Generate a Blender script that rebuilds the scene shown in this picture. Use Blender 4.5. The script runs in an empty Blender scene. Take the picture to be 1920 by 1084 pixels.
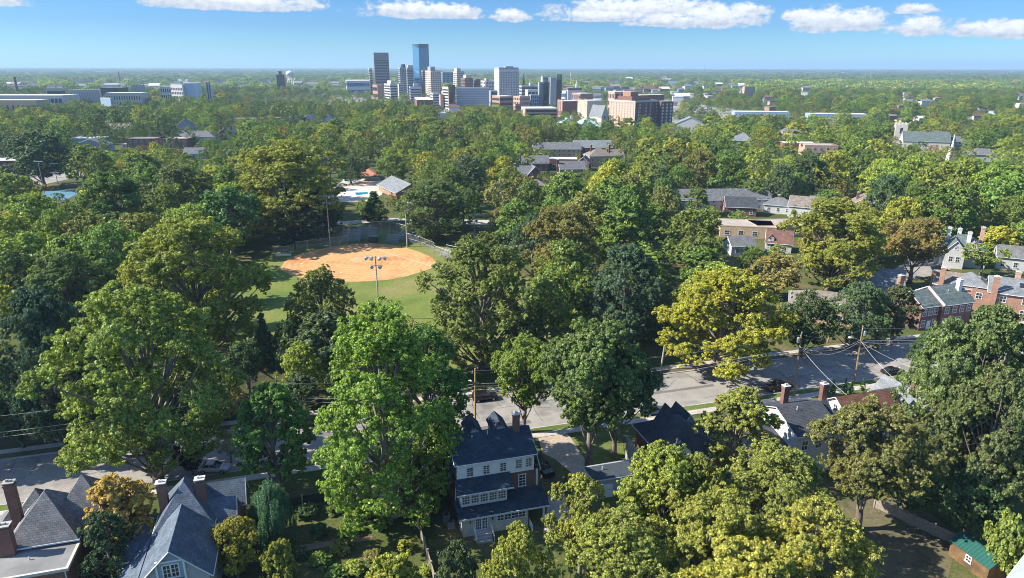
import bpy, math, random
import numpy as np
from mathutils import Vector, Matrix
S = bpy.context.scene
COL = S.collection
# ---------------------------------------------------------------- camera
CH = 58.0; PIT = math.radians(18.04); F = 1280.0
cd = bpy.data.cameras.new('camera'); cam = bpy.data.objects.new('camera', cd); COL.objects.link(cam)
cd.sensor_width = 36; cd.lens = 24.0; cd.clip_start = 0.5; cd.clip_end = 60000
cam.location = (0, 0, CH); cam.rotation_euler = (math.radians(90) - PIT, math.radians(-0.10), 0)
S.camera = cam
# ---------------------------------------------------------------- light
SUN_EL = math.radians(38); SUN_AZ = math.radians(184)      # direction TO the sun, measured from +x
w = bpy.data.worlds.new('World'); S.world = w; w.use_nodes = True
WN = w.node_tree.nodes; WL = w.node_tree.links
bg = WN['Background']; bg.inputs[1].default_value = 0.125
sd = bpy.data.lights.new('sun', 'SUN'); sun = bpy.data.objects.new('sun', sd); COL.objects.link(sun)
sd.energy = 5.0; sd.angle = math.radians(0.5); sd.color = (1, .93, .82)
to = Vector((math.cos(SUN_AZ) * math.cos(SUN_EL), math.sin(SUN_AZ) * math.cos(SUN_EL), math.sin(SUN_EL)))
sun.rotation_euler = to.to_track_quat('Z', 'Y').to_euler()
sun.location = (-300, -40, 260)
S.view_settings.view_transform = 'Standard'; S.view_settings.look = 'None'
S.view_settings.exposure = 1.0; S.view_settings.gamma = 1
S.cycles.max_bounces = 6; S.cycles.diffuse_bounces = 3; S.cycles.glossy_bounces = 2
S.cycles.transmission_bounces = 4; S.cycles.transparent_max_bounces = 8; S.cycles.volume_bounces = 0
S.cycles.caustics_reflective = False; S.cycles.caustics_refractive = False
S.cycles.use_denoising = True; S.cycles.denoising_input_passes = 'RGB_ALBEDO_NORMAL'; S.cycles.denoising_prefilter = 'ACCURATE'; S.cycles.filter_width = 1.0
S.cycles.sample_clamp_indirect = 6

def wn(t, **k):
    n = WN.new(t)
    for a, v in k.items(): setattr(n, a, v)
    return n
def wmath(op, a, b=None, c=None):
    n = wn('ShaderNodeMath', operation=op)
    for i, v in enumerate((a, b, c)):
        if v is None: continue
        if isinstance(v, (int, float)): n.inputs[i].default_value = v
        else: WL.new(v, n.inputs[i])
    return n.outputs[0]
sky = wn('ShaderNodeTexSky', sky_type='NISHITA'); sky.sun_disc = False
sky.sun_elevation = SUN_EL; sky.sun_rotation = math.radians(90) - SUN_AZ
sky.air_density = 1.0; sky.dust_density = 0.3; sky.ozone_density = 3.0; sky.altitude = 300
tc = wn('ShaderNodeTexCoord'); sep = wn('ShaderNodeSeparateXYZ'); WL.new(tc.outputs['Generated'], sep.inputs[0])
dx, dy, dz = sep.outputs
az = wmath('ARCTAN2', dx, dy)                               # 0 straight ahead, + to the right
el = wmath('ARCTAN2', dz, wmath('SQRT', wmath('ADD', wmath('MULTIPLY', dx, dx), wmath('MULTIPLY', dy, dy))))
comb = wn('ShaderNodeCombineXYZ'); WL.new(az, comb.inputs[0]); WL.new(wmath('MULTIPLY', el, 1.6), comb.inputs[1])
def wnoise(scale, detail, rough=.55):
    n = wn('ShaderNodeTexNoise'); n.inputs['Scale'].default_value = scale; n.inputs['Detail'].default_value = detail
    n.inputs['Roughness'].default_value = rough; WL.new(comb.outputs[0], n.inputs['Vector']); return n
n1 = wnoise(85, 7, .62).outputs[0]; n2 = wnoise(32, 3, .5).outputs[0]
def ang(px, py):                                            # photo pixel -> (azimuth, elevation)
    x = (px - 960) / F; y = (542 - py) / F
    d = (x, math.cos(PIT) + y * math.sin(PIT), -math.sin(PIT) + y * math.cos(PIT))
    return math.atan2(d[0], d[1]), math.atan2(d[2], math.hypot(d[0], d[1]))
# clouds: (centre px, base py, half width px, height px)
CL = [(450, 14, 175, 30), (380, 8, 90, 20), (790, 28, 112, 30), (845, 30, 62, 26), (958, 36, 40, 22), (1130, 36, 100, 20),
      (1200, 26, 190, 36), (1340, 44, 95, 42), (1260, 44, 90, 22), (1400, 24, 50, 22), (1540, 50, 75, 44), (1600, 48, 70, 40),
      (1500, 34, 40, 20), (1720, 58, 60, 36), (1720, 20, 46, 18), (1840, 60, 70, 28), (1890, 64, 70, 34), (2050, 60, 120, 50), (-60, 5, 120, 30)]
dens = None; shade = None
for (cx, by, hw, hh) in CL:
    a0, e0 = ang(cx, by); a1, _ = ang(cx + hw, by); _, e1 = ang(cx, by - hh)
    u = wmath('DIVIDE', wmath('SUBTRACT', az, a0), abs(a1 - a0) * 1.12)
    v = wmath('DIVIDE', wmath('SUBTRACT', el, e0), e1 - e0)
    below = wmath('MULTIPLY', wmath('MINIMUM', v, 0.0), 3.5)   # flat bases: fall off fast underneath
    vv = wmath('ADD', wmath('MAXIMUM', v, 0.0), wmath('MULTIPLY', below, -1.0))
    r2 = wmath('ADD', wmath('MULTIPLY', u, u), wmath('MULTIPLY', vv, vv))
    m = wmath('SUBTRACT', 1.0, r2)
    dens = m if dens is None else wmath('MAXIMUM', dens, m)
    s_ = wmath('MULTIPLY', wmath('MAXIMUM', m, 0.0), v)
    shade = s_ if shade is None else wmath('MAXIMUM', shade, s_)
dn = wmath('ADD', dens, wmath('ADD', wmath('MULTIPLY', wmath('SUBTRACT', n1, .5), 1.9), wmath('MULTIPLY', wmath('SUBTRACT', n2, .5), 1.7)))
mr = wn('ShaderNodeMapRange', interpolation_type='SMOOTHSTEP'); WL.new(dn, mr.inputs[0])
mr.inputs[1].default_value = -.05; mr.inputs[2].default_value = .62; mr.inputs[4].default_value = .97
bright = wmath('ADD', wmath('ADD', .60, wmath('MULTIPLY', shade, 1.5)), wmath('MULTIPLY', wmath('SUBTRACT', n1, .5), 1.5))
br = wn('ShaderNodeMapRange'); WL.new(bright, br.inputs[0]); br.inputs[1].default_value = .4; br.inputs[2].default_value = 1.2
cr = wn('ShaderNodeMix', data_type='RGBA'); WL.new(br.outputs[0], cr.inputs['Factor'])
cr.inputs['A'].default_value = (2.1, 2.45, 3.0, 1); cr.inputs['B'].default_value = (4.2, 4.3, 4.45, 1)
tint = wn('ShaderNodeMix', data_type='RGBA', blend_type='MULTIPLY'); tint.inputs['Factor'].default_value = 1
WL.new(sky.outputs[0], tint.inputs['A'])
ramp = wn('ShaderNodeValToRGB'); WL.new(wmath('MULTIPLY', el, 180 / math.pi / 40), ramp.inputs[0])
re_ = ramp.color_ramp.elements; [re_.new(.5) for _ in range(3)]
for e_, (p_, c_) in zip(re_, ((0.0, (.29, .515, .74)), (.075, (.205, .365, .60)), (.15, (.19, .355, .585)), (.42, (.6, .75, .92)), (1.0, (1.0, 1.0, 1.05)))): e_.position = p_; e_.color = (*c_, 1)
WL.new(ramp.outputs[0], tint.inputs['B'])
mx = wn('ShaderNodeMix', data_type='RGBA'); WL.new(mr.outputs[0], mx.inputs['Factor'])
WL.new(tint.outputs['Result'], mx.inputs['A']); WL.new(cr.outputs['Result'], mx.inputs['B'])
WL.new(mx.outputs['Result'], bg.inputs[0])

# ---------------------------------------------------------------- helpers
def P(px, py, z=0.0):
    x = (px - 960) / F; y = (542 - py) / F
    d = (x, math.cos(PIT) + y * math.sin(PIT), -math.sin(PIT) + y * math.cos(PIT))
    t = (z - CH) / d[2]
    return (d[0] * t, d[1] * t)
def Q(px, py, D):                                           # point on that line of sight at distance y = D
    x = (px - 960) / F; y = (542 - py) / F
    d = (x, math.cos(PIT) + y * math.sin(PIT), -math.sin(PIT) + y * math.cos(PIT))
    t = D / d[1]
    return (d[0] * t, D, CH + d[2] * t)
def proj(x, y, z):
    f = y * math.cos(PIT) - (z - CH) * math.sin(PIT); u = y * math.sin(PIT) + (z - CH) * math.cos(PIT)
    return 960 + F * x / f, 542 - F * u / f
TH = math.radians(16); CU, SU = math.cos(TH), math.sin(TH)
def UV2(u, v): return (u * CU - v * SU, u * SU + v * CU)     # street frame -> world
def toUV(x, y): return (x * CU + y * SU, -x * SU + y * CU)
def tag(o, label=None, cat=None, group=None, kind=None):
    if label: o['label'] = label
    if cat: o['category'] = cat
    if group: o['group'] = group
    if kind: o['kind'] = kind
    return o
LAND = []                                                    # (short name, px, py) landmarks for the labels of far things
def landmark(s, x, y, z): LAND.append((s,) + proj(x, y, z))
def empty(name, x, y, z=0, rz=0):
    o = bpy.data.objects.new(name, None); COL.objects.link(o); o.location = (x, y, z); o.rotation_euler = (0, 0, rz)
    o.empty_display_size = 1; return o
class MB:
    def __init__(s): s.v = []; s.f = []
    def face(s, pts):
        i = len(s.v); s.v += [tuple(p) for p in pts]; s.f.append(tuple(range(i, i + len(pts)))); return s
    def box(s, x0, x1, y0, y1, z0, z1, skip=''):
        a = [(x0, y0, z0), (x1, y0, z0), (x1, y1, z0), (x0, y1, z0), (x0, y0, z1), (x1, y0, z1), (x1, y1, z1), (x0, y1, z1)]
        for k, q in dict(b=(3, 2, 1, 0), t=(4, 5, 6, 7), f=(0, 1, 5, 4), r=(1, 2, 6, 5), k=(2, 3, 7, 6), l=(3, 0, 4, 7)).items():
            if k not in skip: s.face([a[j] for j in q])
        return s
    def slab(s, pts, th):                                    # polygon extruded down by th
        lo = [(p[0], p[1], p[2] - th) for p in pts]; n = len(pts)
        s.face(pts); s.face(lo[::-1])
        for i in range(n): j = (i + 1) % n; s.face([pts[i], lo[i], lo[j], pts[j]])
        return s
    def tube(s, pts, rad, n=6, cap=True):
        rings = []
        for i, p in enumerate(pts):
            p = Vector(p); a = Vector(pts[max(i - 1, 0)]); b = Vector(pts[min(i + 1, len(pts) - 1)]); t = (b - a).normalized()
            u = t.cross(Vector((0, 0, 1)) if abs(t.z) < .9 else Vector((1, 0, 0))).normalized(); q = t.cross(u)
            r = rad[i] if isinstance(rad, (list, tuple)) else rad
            i0 = len(s.v); s.v += [tuple(p + (u * math.cos(k * 6.28319 / n) + q * math.sin(k * 6.28319 / n)) * r) for k in range(n)]
            rings.append(i0)
        for a, b in zip(rings, rings[1:]):
            for k in range(n): s.f.append((a + k, a + (k + 1) % n, b + (k + 1) % n, b + k))
        if cap: s.f.append(tuple(rings[-1] + k for k in range(n))); s.f.append(tuple(rings[0] + n - 1 - k for k in range(n)))
        return s
    def ball(s, c, r, nu=10, nv=6, zs=1.0):
        i0 = len(s.v)
        for j in range(nv + 1):
            t = math.pi * j / nv
            for k in range(nu):
                p = 6.28319 * k / nu; s.v.append((c[0] + r * math.sin(t) * math.cos(p), c[1] + r * math.sin(t) * math.sin(p), c[2] + r * zs * math.cos(t)))
        for j in range(nv):
            for k in range(nu): s.f.append((i0 + j * nu + k, i0 + (j + 1) * nu + k, i0 + (j + 1) * nu + (k + 1) % nu, i0 + j * nu + (k + 1) % nu))
        return s
    def mesh(s, name, m, smooth=False):
        me = bpy.data.meshes.new(name); me.from_pydata(s.v, [], s.f); me.materials.append(m)
        uv = me.uv_layers.new(name='uv').data
        for p in me.polygons:
            n = p.normal
            t = Vector((0, 0, 1)).cross(n) if abs(n.z) < .985 else Vector((1, 0, 0))
            t.normalize(); b = n.cross(t)
            for li in p.loop_indices:
                co = me.vertices[me.loops[li].vertex_index].co; uv[li].uv = (co.dot(t), co.dot(b))
            if smooth: p.use_smooth = True
        return me
    def build(s, name, m, parent=None, smooth=False):
        o = bpy.data.objects.new(name, s.mesh(name, m, smooth)); COL.objects.link(o)
        if parent: o.parent = parent
        return o
def link(name, me, parent=None, loc=(0, 0, 0), rz=0):
    o = bpy.data.objects.new(name, me); COL.objects.link(o); o.parent = parent; o.location = loc; o.rotation_euler = (0, 0, rz); return o
def copy_tree(o, parent=None):
    c = o.copy(); COL.objects.link(c)
    if parent: c.parent = parent
    for ch in list(o.children): copy_tree(ch, c)
    return c

# ---------------------------------------------------------------- materials
def newmat(name):
    m = bpy.data.materials.new(name); m.use_nodes = True; return m, m.node_tree.nodes, m.node_tree.links, m.node_tree.nodes['Principled BSDF']
def c4(c): return (c[0], c[1], c[2], 1)
_mc = {}
def mat(name, col, rough=.8, var=.12, scale=1.5, metal=0, spec=.3, dirt=None, uvmap=False):
    """plain paint / concrete / wood with mottling and weathering"""
    k = (name,)
    if k in _mc: return _mc[k]
    m, N, L, b = newmat(name)
    tc = N.new('ShaderNodeTexCoord'); n = N.new('ShaderNodeTexNoise'); n.inputs['Scale'].default_value = scale; n.inputs['Detail'].default_value = 5
    L.new(tc.outputs['Object'], n.inputs['Vector'])
    r = N.new('ShaderNodeMapRange'); r.inputs[1].default_value = .3; r.inputs[2].default_value = .7
    r.inputs[3].default_value = 1 - var; r.inputs[4].default_value = 1 + var; L.new(n.outputs[0], r.inputs[0])
    mu = N.new('ShaderNodeVectorMath'); mu.operation = 'SCALE'; mu.inputs[0].default_value = col; L.new(r.outputs[0], mu.inputs['Scale'])
    out = mu.outputs[0]
    if dirt:
        n2 = N.new('ShaderNodeTexNoise'); n2.inputs['Scale'].default_value = scale * .23; n2.inputs['Detail'].default_value = 6
        L.new(tc.outputs['Object'], n2.inputs['Vector'])
        r2 = N.new('ShaderNodeMapRange'); r2.inputs[1].default_value = .45; r2.inputs[2].default_value = .62; L.new(n2.outputs[0], r2.inputs[0])
        mx = N.new('ShaderNodeMix'); mx.data_type = 'RGBA'; L.new(r2.outputs[0], mx.inputs['Factor']); L.new(out, mx.inputs['A']); mx.inputs['B'].default_value = c4(dirt); out = mx.outputs['Result']
    L.new(out, b.inputs['Base Color']); b.inputs['Roughness'].default_value = rough; b.inputs['Metallic'].default_value = metal
    b.inputs['Specular IOR Level'].default_value = spec
    _mc[k] = m; return m
def brickish(name, c1, c2, mortar, bw, bh, msize, offset=.5, rough=.85, bump=0.0, var=.18):
    """bricks, shingles, siding: a brick texture laid in metres over the face"""
    k = (name,)
    if k in _mc: return _mc[k]
    m, N, L, b = newmat(name)
    uv = N.new('ShaderNodeUVMap'); br = N.new('ShaderNodeTexBrick'); L.new(uv.outputs[0], br.inputs['Vector'])
    br.offset = offset; br.inputs['Color1'].default_value = c4(c1); br.inputs['Color2'].default_value = c4(c2); br.inputs['Mortar'].default_value = c4(mortar)
    br.inputs['Scale'].default_value = 1; br.inputs['Brick Width'].default_value = bw; br.inputs['Row Height'].default_value = bh
    br.inputs['Mortar Size'].default_value = msize; br.inputs['Mortar Smooth'].default_value = .3; br.inputs['Bias'].default_value = 0
    n = N.new('ShaderNodeTexNoise'); n.inputs['Scale'].default_value = .7; n.inputs['Detail'].default_value = 7; n.inputs['Roughness'].default_value = .65
    tc = N.new('ShaderNodeTexCoord'); L.new(tc.outputs['Object'], n.inputs['Vector'])
    r = N.new('ShaderNodeMapRange'); r.inputs[1].default_value = .3; r.inputs[2].default_value = .7; r.inputs[3].default_value = 1 - var; r.inputs[4].default_value = 1 + var; L.new(n.outputs[0], r.inputs[0])
    mu = N.new('ShaderNodeVectorMath'); mu.operation = 'SCALE'; L.new(br.outputs['Color'], mu.inputs[0]); L.new(r.outputs[0], mu.inputs['Scale'])
    L.new(mu.outputs[0], b.inputs['Base Color']); b.inputs['Roughness'].default_value = rough; b.inputs['Specular IOR Level'].default_value = .25
    if bump:
        bp = N.new('ShaderNodeBump'); bp.inputs['Distance'].default_value = bump; L.new(br.outputs['Fac'], bp.inputs['Height']); bp.invert = True; L.new(bp.outputs[0], b.inputs['Normal'])
    _mc[k] = m; return m
def shingle(name, c, c2=None):
    c2 = c2 or tuple(x * .72 for x in c)
    return brickish(name, c, c2, tuple(x * .45 for x in c), .42, .26, .022, rough=.9, bump=.01, var=.32)
def siding(name, c): return brickish(name, c, tuple(x * .96 for x in c), tuple(x * .7 for x in c), 40, .2, .012, rough=.55, bump=.01, var=.07)
def brick(name, c): return brickish(name, c, tuple(x * .62 for x in c), tuple(min(1, x * 1.3 + .06) for x in c), .28, .1, .012, rough=.9, bump=.004, var=.16)
def glassm(name, col, rough=.06, spec=.6):
    if (name,) in _mc: return _mc[(name,)]
    m, N, L, b = newmat(name); b.inputs['Base Color'].default_value = c4(col); b.inputs['Roughness'].default_value = rough
    b.inputs['Specular IOR Level'].default_value = spec; b.inputs['IOR'].default_value = 1.6
    _mc[(name,)] = m; return m
M = dict(
 white=mat('white_paint', (.66, .66, .65), .5, .05), trim=mat('white_trim', (.60, .62, .63), .5, .05), cream=siding('cream_siding', (.80, .80, .76)),
 whitesid=siding('white_siding', (.54, .54, .53)), greysid=siding('grey_siding', (.36, .38, .40)), bluesid=siding('blue_siding', (.30, .40, .50)), tansid=siding('tan_siding', (.50, .45, .36)),
 brick=brick('red_brick', (.19, .092, .070)), brickb=brick('brown_brick', (.20, .10, .07)), bricko=brick('orange_brick', (.36, .205, .135)), brickp=brick('pale_pink_brick', (.50, .32, .24)), brickt=brick('tan_brick', (.46, .34, .22)),
 paintbr=brickish('painted_brick', (.60, .56, .46), (.56, .52, .43), (.46, .43, .36), .28, .1, .01, bump=.004),
 sh_blue=shingle('dark_slate_shingles', (.045, .066, .092)), sh_grey=shingle('grey_shingles', (.19, .195, .20)), sh_lt=shingle('light_grey_shingles', (.24, .26, .27)),
 sh_dark=shingle('charcoal_shingles', (.075, .085, .098)), sh_brown=shingle('brown_shingles', (.17, .085, .058)), sh_tan=shingle('tan_shingles', (.27, .23, .19)), sh_red=shingle('red_brown_shingles', (.21, .115, .092)),
 sh_dkb=shingle('blue_grey_shingles', (.13, .165, .21)), sh_green=shingle('green_grey_shingles', (.14, .18, .17)), concrete=mat('concrete', (.42, .40, .37), .85, .12, .8, dirt=(.33, .31, .28)), beige=mat('beige_stone', (.52, .47, .39), .85, .08), lime=mat('limestone', (.50, .47, .41), .85, .08),
 flat=mat('flat_roof_membrane', (.22, .22, .21), .8, .2, .5, dirt=(.14, .14, .14)), flatw=mat('white_roof_membrane', (.62, .61, .58), .7, .1, .3), flatt=mat('tan_gravel_roof', (.36, .32, .27), .9, .15, .4),
 glass=glassm('window_glass', (.02, .026, .032)), glassw=glassm('window_glass_warm', (.10, .085, .05), .12), dglass=glassm('dark_tower_glass', (.012, .018, .03), .05, .7), bglass=glassm('blue_tower_glass', (.02, .13, .27), .04, .9),
 metal=mat('galvanised_metal', (.42, .43, .44), .45, .1, 2, .6), dmetal=mat('dark_metal', (.06, .065, .07), .5, .1, 2, .4), wood=mat('weathered_wood', (.30, .26, .21), .9, .2, 3), polewood=mat('pole_wood', (.27, .18, .11), .9, .2, 4),
 copper=mat('verdigris_roof', (.33, .50, .47), .6, .08, .1), mortar=mat('chimney_cap', (.55, .53, .50), .8, .1, 3), rubber=mat('tyre_rubber', (.02, .02, .02), .85, .1), shedwood=mat('stained_wood', (.19, .115, .055), .75, .25, 2.5, dirt=(.11, .068, .04)),
)
# ---------------------------------------------------------------- foliage and bark
def leaf_material():
    m, N, L, b = newmat('leaves'); out = N['Material Output']; N.remove(b)
    at = N.new('ShaderNodeAttribute'); at.attribute_type = 'INSTANCER'; at.attribute_name = 'tint'
    va = N.new('ShaderNodeAttribute'); va.attribute_type = 'GEOMETRY'; va.attribute_name = 'var'
    sp = N.new('ShaderNodeSeparateXYZ'); L.new(va.outputs['Vector'], sp.inputs[0])
    def mth(op, a, bb=None, c=None):
        n = N.new('ShaderNodeMath'); n.operation = op
        for i, v in enumerate((a, bb, c)):
            if v is None: continue
            if isinstance(v, (int, float)): n.inputs[i].default_value = v
            else: L.new(v, n.inputs[i])
        return n.outputs[0]
    val = mth('MULTIPLY', mth('ADD', mth('MULTIPLY', sp.outputs[0], 1.15), .42), mth('ADD', mth('MULTIPLY', sp.outputs[1], .45), .80))
    tcn = N.new('ShaderNodeTexCoord'); nz = N.new('ShaderNodeTexNoise'); nz.inputs['Scale'].default_value = .22; nz.inputs['Detail'].default_value = 3
    L.new(tcn.outputs['Object'], nz.inputs['Vector'])
    turn = N.new('ShaderNodeMapRange'); turn.inputs[1].default_value = .5; turn.inputs[2].default_value = .72; turn.inputs[4].default_value = .45
    L.new(mth('ADD', mth('MULTIPLY', sp.outputs[2], .22), mth('MULTIPLY', nz.outputs[0], .8)), turn.inputs[0])
    sc = N.new('ShaderNodeVectorMath'); sc.operation = 'SCALE'; L.new(at.outputs['Vector'], sc.inputs[0]); L.new(val, sc.inputs['Scale'])
    warm = N.new('ShaderNodeVectorMath'); warm.operation = 'MULTIPLY'; L.new(sc.outputs[0], warm.inputs[0]); warm.inputs[1].default_value = (1.30, 1.12, .72)
    mx = N.new('ShaderNodeMix'); mx.data_type = 'RGBA'; L.new(turn.outputs[0], mx.inputs['Factor']); L.new(sc.outputs[0], mx.inputs['A']); L.new(warm.outputs[0], mx.inputs['B'])
    col = mx.outputs['Result']
    d = N.new('ShaderNodeBsdfDiffuse'); L.new(col, d.inputs[0])
    tc2 = N.new('ShaderNodeVectorMath'); tc2.operation = 'MULTIPLY'; L.new(col, tc2.inputs[0]); tc2.inputs[1].default_value = (1.5, 1.45, .6)
    t = N.new('ShaderNodeBsdfTranslucent'); L.new(tc2.outputs[0], t.inputs[0])
    g = N.new('ShaderNodeBsdfGlossy'); g.inputs['Roughness'].default_value = .5; g.inputs[0].default_value = (.9, .95, 1, 1)
    m1 = N.new('ShaderNodeMixShader'); m1.inputs[0].default_value = .30; L.new(d.outputs[0], m1.inputs[1]); L.new(t.outputs[0], m1.inputs[2])
    m2 = N.new('ShaderNodeMixShader'); m2.inputs[0].default_value = .03; L.new(m1.outputs[0], m2.inputs[1]); L.new(g.outputs[0], m2.inputs[2])
    L.new(m2.outputs[0], out.inputs['Surface']); return m
LEAF = leaf_material()
BARK = mat('bark', (.16, .13, .10), .95, .35, 2.2, dirt=(.30, .27, .23))

def envelope(shape, t):
    if shape == 'round': return np.sqrt(np.clip(1 - (2 * t - 1) ** 2, 0, 1)) * .98 + .02
    if shape == 'oval': return np.clip(np.sin(np.pi * np.clip(t, 0, 1) ** .8) ** .6, 0.05, 1)
    if shape == 'column': return np.clip(np.sin(np.pi * np.clip(t * .93 + .05, 0, 1) ** .72) ** .5, .08, 1)
    if shape == 'spread': return np.clip(np.sin(np.pi * np.clip(t * .86 + .1, 0, 1)) ** .55, .1, 1)
    if shape == 'vase': return np.clip(np.sin(np.pi * np.clip(t, 0, 1) ** 1.45) ** .7, .1, 1)
    if shape == 'cone': return np.clip((1 - t) ** .85 * (1 - np.exp(-t * 9)) * 1.12, .03, 1)
    if shape == 'dome': return np.clip(np.sqrt(np.clip(1 - t ** 2.4, 0, 1)) * (1 - .35 * np.exp(-t * 8)), .08, 1)
def crown_data(seed, H, R, z0, shape, nleaf, leaf, nlobe, lobe=(.26, .42), msub=13, squash=.8, irr=.25, droop=0.0, aspect=.62, twigs=6, rough=.62):
    r = np.random.RandomState(seed)
    cl = []; rad = []; lobes = []
    h = H - z0
    for i in range(nlobe):
        t = (i + .5) / nlobe; t = np.clip(t ** (1.0 if shape == 'column' else .85) + r.uniform(-.06, .06), .03, .97)
        a = i * 2.39996 + r.uniform(-.5, .5)
        lr = R * r.uniform(*lobe); e = envelope(shape, np.array(t)) * R
        rr = max(0, e - lr * .75) * r.uniform(1 - irr * 1.3, 1 + irr * .45)
        if shape not in ('cone',) and i % 4 == 3: rr *= r.uniform(.3, .75)
        zz = z0 + lr * .5 + t * (h - lr * 1.2)
        if shape == 'cone': lr *= .35 + .75 * (1 - t)
        c = np.array([rr * math.cos(a), rr * math.sin(a), zz]); lobes.append((c, lr))
        for k in range(msub):
            d = r.normal(size=3); d /= np.linalg.norm(d)
            outw = np.array([math.cos(a), math.sin(a), .5]); d = d + outw * .55; d /= np.linalg.norm(d)
            q = c + d * lr * r.uniform(.55, 1.0) * np.array([1, 1, squash])
            if q[2] < z0 * .9: q[2] = z0 * .9 + r.uniform(0, .8)
            cl.append(q); rad.append(lr * r.uniform(.2, .42))
    cl = np.array(cl); rad = np.array(rad); sub = np.arange(len(cl))
    if twigs > 1:                                            # every clump breaks up into leafy twigs of uneven reach
        k = np.repeat(np.arange(len(cl)), twigs); dd = r.normal(size=(len(k), 3)); dd /= np.linalg.norm(dd, axis=1)[:, None]
        cl = cl[k] + dd * (rad[k] * r.uniform(.35, 1.25, len(k)))[:, None] * np.array([1, 1, .8]); sub = k; rad = rad[k] * r.uniform(.22, .5, len(k))
    n = len(cl); pr = rad ** 1.7; pr /= pr.sum(); idx = r.choice(n, nleaf, p=pr)
    out = cl[idx].copy(); out[:, 2] = (out[:, 2] - (z0 + h * .38)) * .8; out /= (np.linalg.norm(out, axis=1)[:, None] + 1e-6)
    d = r.normal(size=(nleaf, 3)); d /= np.linalg.norm(d, axis=1)[:, None]; d += out * .75; d[:, 2] += .2; d /= np.linalg.norm(d, axis=1)[:, None]
    pos = cl[idx] + d * (rad[idx] * r.uniform(.35, 1.12, nleaf) ** .6)[:, None] * np.array([1, 1, .78])
    if droop: pos[:, 2] -= r.uniform(0, droop, nleaf) * (rad[idx] > 0)
    nrm = d * .9 + r.normal(size=(nleaf, 3)) * rough; nrm[:, 2] += .4; nrm /= np.linalg.norm(nrm, axis=1)[:, None]
    a = np.cross(nrm, r.normal(size=(nleaf, 3))); a /= (np.linalg.norm(a, axis=1)[:, None] + 1e-9); b = np.cross(nrm, a)
    s = leaf * (r.uniform(.45, 1.25, nleaf) + (r.uniform(0, 1, nleaf) > .9) * .5)[:, None]
    a = a * s * .5; b = b * s * .5 * aspect
    V = np.stack([pos - a, pos - b * 1.0 - a * .1, pos + a, pos + b * 1.0 - a * .1], 1).reshape(-1, 3)
    var = np.stack([r.uniform(0, 1, nleaf), r.uniform(0, 1, n)[idx], r.uniform(0, 1, nlobe)[np.minimum(sub[idx] // msub, nlobe - 1)]], 1)
    return V, var, lobes
def quads(name, V, var, m):
    n = len(V) // 4; me = bpy.data.meshes.new(name)
    me.vertices.add(n * 4); me.vertices.foreach_set('co', V.astype(np.float32).ravel())
    me.loops.add(n * 4); me.loops.foreach_set('vertex_index', np.arange(n * 4, dtype=np.int32))
    me.polygons.add(n); me.polygons.foreach_set('loop_start', np.arange(0, n * 4, 4, dtype=np.int32))
    me.update(calc_edges=True)
    at = me.attributes.new('var', 'FLOAT_VECTOR', 'FACE'); at.data.foreach_set('vector', var.astype(np.float32).ravel())
    me.materials.append(m); return me
def trunk_mesh(seed, H, R, z0, lobes, tr, simple=False):
    r = random.Random(seed); mb = MB(); top = z0 + (H - z0) * .62
    p = [(0, 0, -.3), (0, 0, z0 * .35)]; x = y = 0
    for k in range(1, 6):
        x += r.uniform(-.25, .25); y += r.uniform(-.25, .25); p.append((x, y, z0 * .35 + (top - z0 * .35) * k / 5))
    rd = [tr * 1.35, tr] + [tr * (1 - .16 * k) for k in range(1, 6)]
    mb.tube(p, rd, 8 if not simple else 5)
    for c, lr in lobes[:: (1 if not simple else 3)]:
        k = min(5, max(1, int((c[2] - z0 * .5) / (top - z0 * .35 + .01) * 4.2))); b = Vector(p[k]); e = Vector(c)
        if (e - b).length < 1: continue
        mid = b.lerp(e, .5) + Vector((0, 0, -.08 * (e - b).length)); 
        mb.tube([b, mid, e], [tr * .42, tr * .26, tr * .08], 5 if not simple else 4, False)
        if not simple:
            for q in range(3):
                d = Vector((r.uniform(-1, 1), r.uniform(-1, 1), r.uniform(-.2, 1))) * lr * .9
                s = mid.lerp(e, r.uniform(.2, .9)); mb.tube([s, s + d], [tr * .11, tr * .03], 4, False)
    return mb.mesh('trunk', BARK, True)
#            shape    H   R    z0  n     lobes  extra
VAR = dict(
 broad=('spread', 24, 10.5, 2.4, 1.0, 56, dict(irr=.36, lobe=(.11, .32), msub=20)),
 tall=('column', 28, 8.6, .4, 1.0, 60, dict(irr=.16, lobe=(.15, .38), msub=20)),
 round=('round', 18, 8.0, 3.0, .85, 36, dict(irr=.3, lobe=(.14, .38), msub=18)),
 dome=('dome', 20, 10.5, 1.8, 1.0, 50, dict(irr=.28, lobe=(.11, .33), msub=18)),
 open=('vase', 22, 9.0, 6.5, .7, 22, dict(irr=.45, lobe=(.18, .32), msub=15)),
 oval=('oval', 16, 5.4, 2.6, .6, 20, dict(irr=.2, lobe=(.30, .46))),
 cone=('cone', 16, 4.2, .8, .6, 40, dict(irr=.2, lobe=(.34, .5), msub=9, squash=.6)),
 high=('round', 20, 8.4, 6.6, .8, 40, dict(irr=.3, lobe=(.13, .36), msub=18)),
 willow=('dome', 9, 4.2, .6, .4, 20, dict(irr=.2, lobe=(.26, .4), droop=1.6, aspect=.22)),
 bush=('dome', 3, 2.0, .1, .12, 12, dict(irr=.3, lobe=(.34, .5))),
)
_tv = {}
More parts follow.
